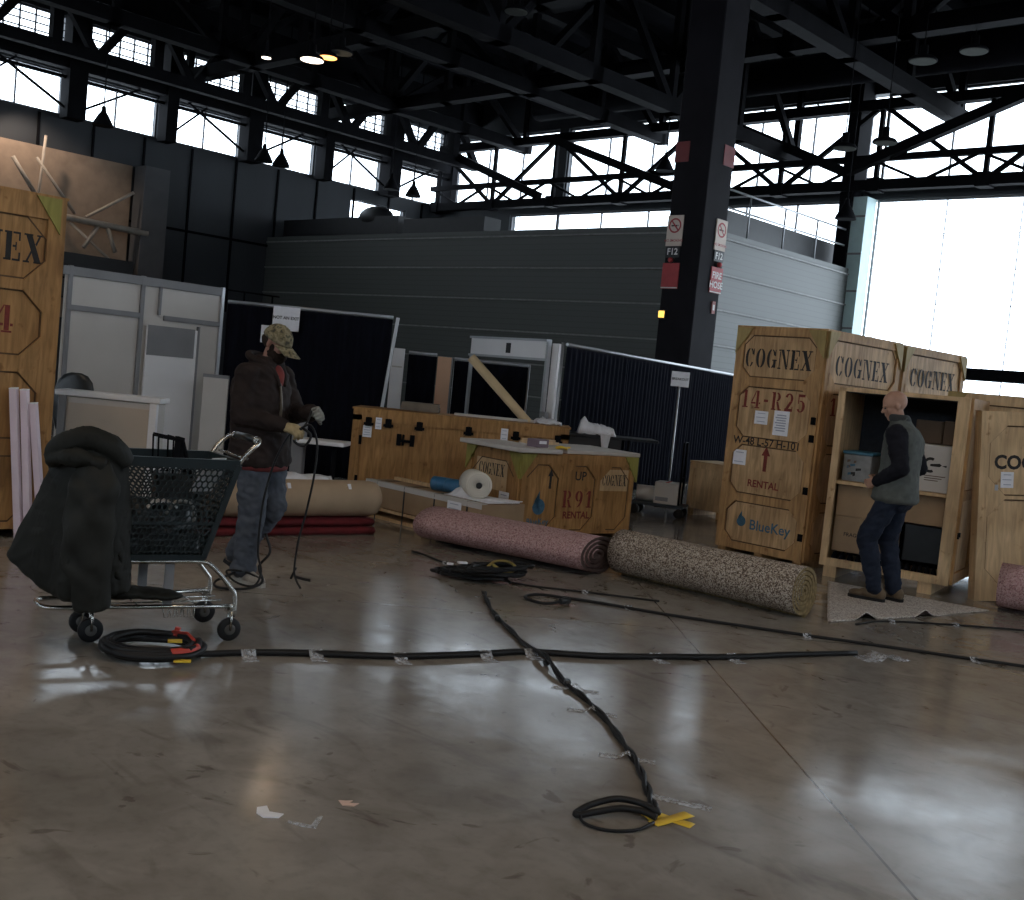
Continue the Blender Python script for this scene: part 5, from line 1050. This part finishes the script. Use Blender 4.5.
def shoe(name,parent,ank,yaw,m,ms,pitch=0.,ln=.29):
    T_=Matrix.Translation((ank[0],ank[1],ank[2]-.085))@Matrix.Rotation(yaw,4,'Z')@Matrix.Rotation(pitch,4,'Y')
    q=MB(); q.ell((-.045,0,.055),(.055,.042,.055),T_); q.ell((.05,0,.05),(.09,.044,.045),T_); q.ell((.135,0,.04),(.075,.048,.035),T_); q.ell((-.01,0,.09),(.05,.042,.04),T_); cp(q,T_@V((-.02,0,.08)),T_@V((-.02,0,.12)),.046,.048)
    o=meshobj(name,fuse(q,.008,3,.002,18,1),m,parent)
    q=MB(); pts=[(-.098,.0),(-.085,.034),(-.03,.04),(.06,.043),(.13,.050),(.18,.044),(.208,.02),(.208,-.02),(.18,-.044),(.13,-.050),(.06,-.043),(-.03,-.04),(-.085,-.034)]
    q.prism(pts,.0,.026,T_); q.build('sole',ms,o); return o
def person(name,label,loc,yaw,J,skin,bodyr):
    t=thing(name,label,'person',loc,yaw)
    return t
M_SKIN=mat('light_skin',(.42,.235,.165),.55,0,.10,22); M_EYE=mat('dark_eye',(.02,.015,.012),.3); M_SHADOWBEARD=mat('grey_stubble',(.26,.17,.13),.8,0,.15,60)
# ---- bald man by the open crate
t=person('person','bald man in a grey vest and dark jeans standing on the grey carpet, head bowed',(3.2,9.17,.011),radians(146),None,None,None)
Hc=V((.095,0,1.615)); HM=Matrix.Rotation(radians(28),4,'Z')@Matrix.Rotation(radians(20),4,'Y')
q=MB(); headshape(q,Hc,HM); cp(q,(.03,0,1.42),(.078,0,1.57),.062,.058)
tors(q,[(.85,0,.10,.15),(1.0,0,.11,.15),(1.2,0,.12,.17),(1.38,.0,.11,.18),(1.45,.015,.08,.12),(1.49,.03,.06,.07)])
LA=[(0,.19,1.395),(-.08,.245,1.115),(.13,.145,.985)]; RA=[(0,-.19,1.395),(-.10,-.245,1.12),(.15,-.11,.985)]
for A_ in (LA,RA): chain(q,A_,[.06,.045,.03])
hand(q,LA[2],(.9,-.35,-.35),(-.25,-.9,.1),-1,[.55,.6,.65,.7]); hand(q,RA[2],(.9,.35,-.35),(-.25,.9,.1),1,[.55,.6,.65,.7])
LL=[(0,.088,.90),(.16,.115,.51),(.055,.10,.10)]; RL=[(0,-.088,.90),(.05,-.10,.50),(-.05,-.09,.10)]
for A_ in (LL,RL): chain(q,A_,[.085,.055,.04])
meshobj('body',fuse(q,.0065,3),M_SKIN,t)
q=MB(); tors(q,[(.825,.005,.165,.19),(.85,.005,.186,.206),(.95,.0,.168,.199),(1.1,-.005,.148,.195),(1.25,-.012,.155,.212),(1.36,-.012,.148,.222),(1.42,.0,.122,.19),(1.465,.018,.09,.125),(1.50,.035,.082,.09),(1.535,.045,.079,.083)]); 
meshobj('vest',fuse(q,.011,3,.007,9,11),mat('grey_vest',(.085,.092,.085),.75,0,.2,14,spec=.3),t)
q=MB()
for A_ in (LA,RA): chain(q,[(A_[0][0],A_[0][1]*1.02,A_[0][2]-.01),A_[1],tuple(V(A_[1]).lerp(V(A_[2]),.93))],[.088,.066,.05])
meshobj('sleeves',fuse(q,.010,3,.007,12,3),mat('black_knit',(.013,.013,.018),.9,0,.2,20,spec=.15),t)
q=MB(); tors(q,[(1.47,.02,.075,.10),(1.50,.035,.088,.098),(1.53,.045,.085,.09),(1.55,.05,.075,.08)]); meshobj('collar',fuse(q,.008,2),mat('dark_collar',(.03,.032,.034),.85,0,.2,14),t)
q=MB(); q.ell((0,0,.86),(.135,.178,.115)); chain(q,LL,[.100,.080,.062]); chain(q,RL,[.100,.080,.062]); q.ell((-.035,.06,.84),(.095,.09,.10)); q.ell((-.035,-.06,.84),(.095,.09,.10))
meshobj('jeans',fuse(q,.010,2,.011,10,6),mat('dark_blue_denim',(.014,.019,.034),.85,0,.25,16,spec=.2),t)
q=MB(); tors(q,[(.905,0,.138,.180),(.94,0,.138,.180)]); q.build('belt',M_BLK,t)
mb_=mat('tan_leather_shoe',(.11,.075,.042),.6,0,.2,14)
shoe('shoe',t,(.055,.10,.085),0,mb_,M_RUB); shoe('shoe',t,(-.05,-.09,.085),-.25,mb_,M_RUB)
q=MB()
for s in (-1,1): q.ell((.083,s*.030,.004),(.009,.012,.007),Matrix.Translation(Hc)@HM,0,10,6)
q.build('eyes',M_EYE,t)
# ---- capped man winding cable
t=person('person','man in a camouflage cap and dark brown jacket winding black cable in gloved hands',(-1.722,7.52,0),radians(-20),None,None,None)
Hc=V((.085,0,1.625)); HM=Matrix.Rotation(radians(-4),4,'Z')@Matrix.Rotation(radians(28),4,'Y')
q=MB(); headshape(q,Hc,HM); cp(q,(.02,0,1.43),(.065,0,1.58),.066,.06)
tors(q,[(.85,0.02,.11,.16),(1.0,0.01,.12,.16),(1.2,0,.13,.18),(1.38,.0,.12,.19),(1.45,.015,.08,.12),(1.49,.03,.06,.07)])
RA=[(0,-.188,1.405),(.0,-.238,1.135),(.265,-.125,1.085)]; LA=[(0.01,.205,1.405),(.10,.27,1.15),(.335,.10,1.185)]
for A_ in (LA,RA): chain(q,A_,[.06,.045,.032])
RL=[(.03,-.10,.90),(.065,-.105,.49),(.03,-.10,.10)]; LL=[(.02,.10,.90),(.10,.10,.50),(-.17,.10,.16)]
for A_ in (LL,RL): chain(q,A_,[.085,.055,.04])
hr=((.95,.05,-.12),(.1,.55,-.8)); hl=((.85,-.25,.1),(-.1,-.75,-.5))
hand(q,RA[2],hr[0],hr[1],1,[.75,.8,.85,.9]); hand(q,LA[2],hl[0],hl[1],1,[.9,.95,1.,1.])
meshobj('body',fuse(q,.0065,3),mat('ruddy_skin',(.27,.13,.095),.6,0,.12,22),t)
q=MB(); hand(q,RA[2],hr[0],hr[1],1,[.75,.8,.85,.9],.0035); cp(q,V(RA[2])-V(hr[0])*.02,V(RA[2])+V(hr[0])*.03,.036,.034); meshobj('glove',fuse(q,.006,2),mat('tan_work_glove',(.34,.26,.14),.85,0,.2,24),t,'tan work glove')
q=MB(); hand(q,LA[2],hl[0],hl[1],1,[.9,.95,1.,1.],.0035); cp(q,V(LA[2])-V(hl[0])*.02,V(LA[2])+V(hl[0])*.03,.037,.035); meshobj('glove',fuse(q,.006,2),mat('grey_work_glove',(.20,.20,.18),.85,0,.2,24),t,'grey work glove')
mj=mat('dark_brown_canvas',(.022,.015,.0135),.85,0,.3,9,spec=.2)
q=MB(); tors(q,[(.80,.02,.172,.226),(.83,.02,.182,.236),(.95,.015,.172,.228),(1.1,.005,.160,.218),(1.25,-.005,.162,.232),(1.36,-.01,.152,.238),(1.42,.0,.128,.205),(1.465,.01,.105,.145),(1.51,.02,.092,.11),(1.535,.03,.088,.095)])
for A_ in (LA,RA): chain(q,[(A_[0][0],A_[0][1],A_[0][2]-.01),A_[1],tuple(V(A_[1]).lerp(V(A_[2]),.93))],[.086,.068,.053])
meshobj('jacket',fuse(q,.010,2,.014,8,21),mj,t)
q=MB(); q.tube(catmull([(.055,-.10,1.48),(-.02,-.115,1.51),(-.09,-.06,1.535),(-.10,0,1.54),(-.09,.06,1.535),(-.02,.115,1.51),(.055,.10,1.48)],4),.028,10); q.tube(catmull([(.055,-.10,1.49),(.12,-.06,1.42),(.15,-.03,1.34)],4),[.026,.026,.026,.026,.024,.022,.02,.018,.016][:9],8); q.tube(catmull([(.055,.10,1.49),(.12,.06,1.42),(.15,.035,1.34)],4),[.026,.026,.026,.026,.024,.022,.02,.018,.016][:9],8); meshobj('collar',fuse(q,.009,2),mj,t)
q=MB(); q.tube(catmull([(.145,-.02,1.36),(.168,-.02,1.22),(.17,-.02,1.05),(.178,-.02,.90),(.182,-.02,.82)],5),.010,6); q.build('zip_placket',mat('brass_placket',(.10,.075,.05),.5,.3,.2,30),t)
q=MB(); q.ell((.085,0,1.39),(.07,.06,.10)); meshobj('shirt',fuse(q,.01,2,.004,14),mat('red_shirt',(.19,.028,.022),.85,0,.2,18),t,'red shirt at the open collar')
q=MB(); tors(q,[(.765,.02,.150,.196),(.775,.02,.170,.222),(.80,.02,.172,.226),(.83,.02,.15,.2)]); q.build('shirt_hem',mat('dark_red_hem',(.12,.016,.016),.85,0,.2,18),t,'dark red shirt hem below the jacket')
q=MB(); q.ell((.01,0,.86),(.14,.182,.11)); chain(q,LL,[.118,.088,.075]); chain(q,RL,[.118,.088,.075]); q.ell((RL[2][0],RL[2][1],.10),(.085,.08,.06)); meshobj('jeans',fuse(q,.010,2,.013,10,8),mat('grey_blue_denim',(.075,.085,.105),.85,0,.22,14,spec=.2),t)
ms=mat('grey_white_shoe',(.36,.33,.29),.6,0,.2,20)
shoe('shoe',t,(.03,-.10,.085),-.25,ms,mat('pale_sole',(.40,.38,.34),.7)); shoe('shoe',t,(-.17,.10,.135),-.05,mat('brown_shoe',(.14,.10,.08),.6,0,.2,20),M_RUB,.35)
T_=Matrix.Translation(Hc)@HM
q=MB(); rings=[]
for z,rx,ry in ((-.062,.04,.045),(-.055,.075,.066),(-.03,.070,.072),(-.0,.02,.079)): pass
q.ell((.045,0,-.075),(.052,.056,.048),T_); q.ell((.036,.0,-.066),(.074,.071,.062),T_); q.ell((.015,0,-.02),(.03,.0775,.05),T_); q.ell((.09,0,-.046),(.014,.03,.010),T_)
meshobj('beard',fuse(q,.007,2,.003,40,3),mat('dark_brown_beard',(.022,.015,.012),.95,0,.3,60,spec=.1),t)
q=MB(); q.ell((-.046,.0,-.004),(.070,.081,.056),T_); meshobj('hair',fuse(q,.007,2,.003,40,9),mat('short_dark_hair',(.03,.022,.018),.95,0,.3,60,spec=.1),t)
m,nt,b=new_mat('camouflage_cloth'); L=nt.links.new; tc=_n(nt,'ShaderNodeTexCoord'); nn=_n(nt,'ShaderNodeTexNoise'); nn.inputs['Scale'].default_value=26; nn.inputs['Detail'].default_value=3; rp=_n(nt,'ShaderNodeValToRGB'); rp.color_ramp.interpolation='CONSTANT'; e=rp.color_ramp.elements
while len(e)<4: e.new(.5)
for i,(p,c_) in enumerate(((0,(.05,.045,.03)),(.42,(.15,.125,.07)),(.52,(.23,.195,.12)),(.62,(.09,.085,.05)))): e[i].position=p; e[i].color=(*c_,1)
L(tc.outputs['Object'],nn.inputs['Vector']); L(nn.outputs[0],rp.inputs[0]); L(rp.outputs[0],b.inputs['Base Color']); b.inputs['Roughness'].default_value=.9; M_CAMO=m
q=MB(); R_=[]
for i in range(9):
    f=i/8; r=cos(f*pi/2*.97); R_.append([((-.012)+.112*r*cos(2*pi*k/28),.090*r*sin(2*pi*k/28),.022+.108*sin(f*pi/2)) for k in range(28)])
q.loft(R_,T_,0); q.ell((-.012,0,.131),(.009,.009,.005),T_,0,8,6); cap_=q.build('cap',M_CAMO,t)
q=MB(); q.grid(lambda u,v:(.072+(.04+.095*v)*1.0-(.075*(2*u-1)**2)*(1-.2*v)+.0,(2*u-1)*(.080-.012*v),.030-.022*v-.022*(2*u-1)**2),14,6,T_); o=q.build('brim',M_CAMO,cap_); solid(o,.005)
q=MB()
for s in (-1,1): q.ell((.083,s*.030,.004),(.009,.012,.007),T_,0,10,6)
q.build('eyes',M_EYE,t)
# cable in his hands
MP=Matrix.Translation((-1.74,7.52,0))@Matrix.Rotation(radians(-20),4,'Z')
t=thing('held_cable','black cable hanging from the capped man\'s gloved hands to the floor by his foot','cable',(-1.38,7.38,0)); o0=V((-1.38,7.38,0))
def hp(P): return [V(p)-o0 for p in P]
q=MB(); q.tube(catmull(hp([(-1.36,7.42,1.20),(-1.37,7.36,1.13),(-1.40,7.30,1.075),(-1.47,7.29,1.03),(-1.55,7.30,.85),(-1.60,7.30,.62),(-1.615,7.30,.40),(-1.61,7.30,.22),(-1.57,7.25,.12),(-1.60,7.2,.03),(-1.72,7.18,.05),(-1.80,7.26,.10),(-1.70,7.34,.09),(-1.58,7.30,.06)]),6),.0075,7); q.build('left_strand',M_RUB,t)
q=MB(); q.tube(catmull(hp([(-1.58,7.34,.36),(-1.54,7.33,.24),(-1.60,7.31,.14),(-1.56,7.27,.05),(-1.62,7.16,.02),(-1.74,7.12,.012),(-1.84,7.16,.012),(-1.86,7.26,.03),(-1.76,7.34,.08)]),6),.009,7); q.build('foot_loop',M_RUB,t)
q=MB(); q.tube(catmull(hp([(-1.42,7.30,1.07),(-1.34,7.31,1.11),(-1.29,7.33,1.0),(-1.29,7.34,.80),(-1.32,7.34,.55),(-1.36,7.34,.32),(-1.37,7.34,.14),(-1.35,7.33,.07),(-1.31,7.30,.022)]),6),.0075,7); q.tube(catmull(hp([(-1.36,7.34,.09),(-1.31,7.36,.075),(-1.26,7.36,.07)]),4),.010,6); q.tube(catmull(hp([(-1.36,7.345,.15),(-1.38,7.35,.10),(-1.39,7.35,.07)]),4),.008,6); q.build('right_strand',M_RUB,t)
q=MB(); q.tube(catmull(hp([(-1.40,7.3,1.07),(-1.44,7.31,1.0),(-1.37,7.31,.97),(-1.33,7.31,1.04),(-1.39,7.31,1.09)]),6),.009,7); q.build('hand_loop',M_RUB,t)
# ------------------------------------------------------------------ lamps
def highbay(label,x,y,z,r=.30,lit=None,drop_=1.2,group='round high bay lamps under the roof'):
    t=thing('ceiling_lamp',label,'lamp',(x,y,z),0,group)
    q=MB(); q.lathe([(r,0),(r*1.0,.025),(r*.85,.07),(r*.4,.11),(r*.3,.12),(r*.28,.30),(.03,.31)],22); q.build('reflector',M_STEEL,t)
    q=MB(); q.lathe([(r*.93,-.012),(r*.93,-.001)],22); q.build('lens',lit or mat('unlit_lens',(.10,.105,.10),.9,0,.05,spec=0.),t)
    q=MB(); q.tube([(0,0,.30),(0,0,max(.7,11.7-z))],.012,6); q.build('hanger',M_STEEL,t)
    return t
WARM=emit('warm_lamp_lens',(1.,.86,.72),3.); ORNG=emit('orange_lamp_lens',(1.,.42,.12),2.5)
highbay('bright white lit lamp at the upper left, left of the orange one',-4.61,22.,7.31,.24,WARM)
highbay('orange lit lamp at the upper left, beside the bright white one',-4.40,22.5,7.52,.19,ORNG)
highbay('unlit round lamp just right of the orange lamp',-4.17,22.6,7.66,.24)
highbay('small warm lit lamp left of the bright white one',-5.0,20,6.75,.09,WARM)
highbay('unlit round lamp at the top centre, left of the pair',-1.43,22,8.38,.24)
highbay('unlit round lamp at the top centre, right of the pair',-.75,22,8.6,.24)
highbay('unlit round lamp under the roof at the right, left of the pair',7.19,22,8.42,.27)
highbay('unlit round lamp under the roof at the right, right of the pair',8.15,22,8.7,.27)
highbay('small bright lit lamp high at the right',7.5,22.5,9.15,.09,WARM)
highbay('unlit round lamp low before the right clerestory',5.87,22,6.62,.24)
highbay('unlit round lamp just right of the low one before the clerestory',6.64,22,6.8,.24)
def pendant(label,x,y,z):
    t=thing('pendant_lamp',label,'lamp',(x,y,z),0,'bell shaped pendant lamps before the clerestory')
    q=MB(); q.lathe([(.26,0),(.25,.06),(.12,.30),(.07,.36),(.05,.50),(.02,.52)],16); q.build('bell_shade',M_STEEL,t); q=MB(); q.tube([(0,0,.5),(0,0,max(.8,11.6-z))],.018,6); q.build('hanger',M_STEEL,t)
for s,(x,y,z) in zip(('first from the left edge','second from the left edge, left of a close pair','third from the left edge, right of a close pair','left one of the pair near the hall corner','right one of the pair near the hall corner','just left of the fire-signed column','beside the teal jamb'),((-11.38,29.19,7.0),(-8.02,32.76,7.1),(-7.61,33.19,7.08),(-4.71,36.26,7.2),(-4.06,36.95,7.15),(3.51,31.73,7.75),(7.65,27.83,6.25))):
    pendant('dark bell pendant lamp, '+s,x,y,z)
# ------------------------------------------------------------------ light
def lamp(name,typ,loc,power,color,size=.3,**k):
    l=bpy.data.lights.new(name,typ); l.energy=power; l.color=color
    o=bpy.data.objects.new(name,l); COL.objects.link(o); o.location=loc
    if typ=='AREA': l.size=size
    else: l.shadow_soft_size=size
    for a,b_ in k.items(): setattr(l,a,b_)
    return o
def aim(o,p): o.rotation_euler=(V(p)-o.location).to_track_quat('-Z','Y').to_euler()
# daylight: the sky outside; portals only steer the sampling to the window openings
wd=bpy.data.worlds.new('World'); S.world=wd; wd.use_nodes=True; bg=wd.node_tree.nodes['Background']; bg.inputs[0].default_value=(.76,.88,1.,1); bg.inputs[1].default_value=SKY
def portal(axis,at,a0,a1,z0,z1,into):
    c=bw(*( (at,(a0+a1)/2) if axis=='y' else ((a0+a1)/2,at)),(z0+z1)/2)
    l=bpy.data.lights.new('window_portal','AREA'); l.shape='RECTANGLE'; l.size=a1-a0; l.size_y=z1-z0; l.cycles.is_portal=True
    o=bpy.data.objects.new('window_portal',l); COL.objects.link(o); o.location=c
    d=V(bw(*into))-V((0,0,0)); o.rotation_euler=d.to_track_quat('-Z','Z').to_euler()
portal('y',BX,RY,27,7.35,8.5,(1,0)); portal('y',BX,2.,27,9,9.95,(1,0))
portal('x',BY,-13.5,13.6,0,7,(0,-1)); portal('x',BY,-26.6,-13.5,5.2,7,(0,-1)); portal('x',BY,-29.7,-7.8,7.45,9.7,(0,-1))
portal('y',RX,-21,26,7.35,9.6,(-1,0)); portal('x',RY,-29,13,5.5,8.5,(0,1))
# hall lamps, then added fill overhead
o=lamp('wall_spot','SPOT',bw(-28.6,11.4,7.6),SPOT_W,(1.,.80,.64),.1,spot_size=radians(95),spot_blend=.6); aim(o,bw(-29.9,12.6,4.6))
for x,y,z in ((-4.61,22.,7.2),(-4.40,22.5,7.4)): lamp('high_bay_glow','POINT',(x,y,z),8,(1.,.75,.5),.25)
for i,(x,y,p) in enumerate(((-5.,4.5,FILL_W),(3.,3.,FILL_W),(-1.,-2.,FILL_W))):  # unseen lamps added above the viewpoint to brighten the front
    highbay('added fill lamp over the viewpoint, '+['left one','right one','rear one'][i],x,y,8.6,.35,WARM); o=lamp('overhead_fill','AREA',(x,y,8.55),p,(1.,.80,.58),.6,shape='DISK')
# ------------------------------------------------------------------ camera
cam=bpy.data.cameras.new('camera'); co=bpy.data.objects.new('camera',cam); COL.objects.link(co); S.camera=co
cam.sensor_fit='HORIZONTAL'; cam.sensor_width=36; cam.lens=36*1110/1024; cam.clip_end=300; cam.clip_start=.05
pt,rl=radians(3.7),radians(5.6)
# x right, y up, z back in world axes
fwd=V((0,cos(pt),-sin(pt))); dn=V((0,-sin(pt),-cos(pt))); r0=V((1,0,0))
Xc=r0*cos(rl)-dn*sin(rl); Yc=r0*sin(rl)+dn*cos(rl)
co.matrix_world=basis((0,0,1.55),Xc,-Yc,-fwd)
S.view_settings.view_transform='Standard'; S.view_settings.look='None'; S.view_settings.gamma=1; S.view_settings.use_curve_mapping=False
S.view_settings.exposure=EXPO
try: S.cycles.use_denoising=True; S.cycles.max_bounces=6; S.cycles.diffuse_bounces=4; S.cycles.glossy_bounces=3; S.cycles.transparent_max_bounces=12; S.cycles.caustics_reflective=False; S.cycles.sample_clamp_indirect=6
except Exception: pass
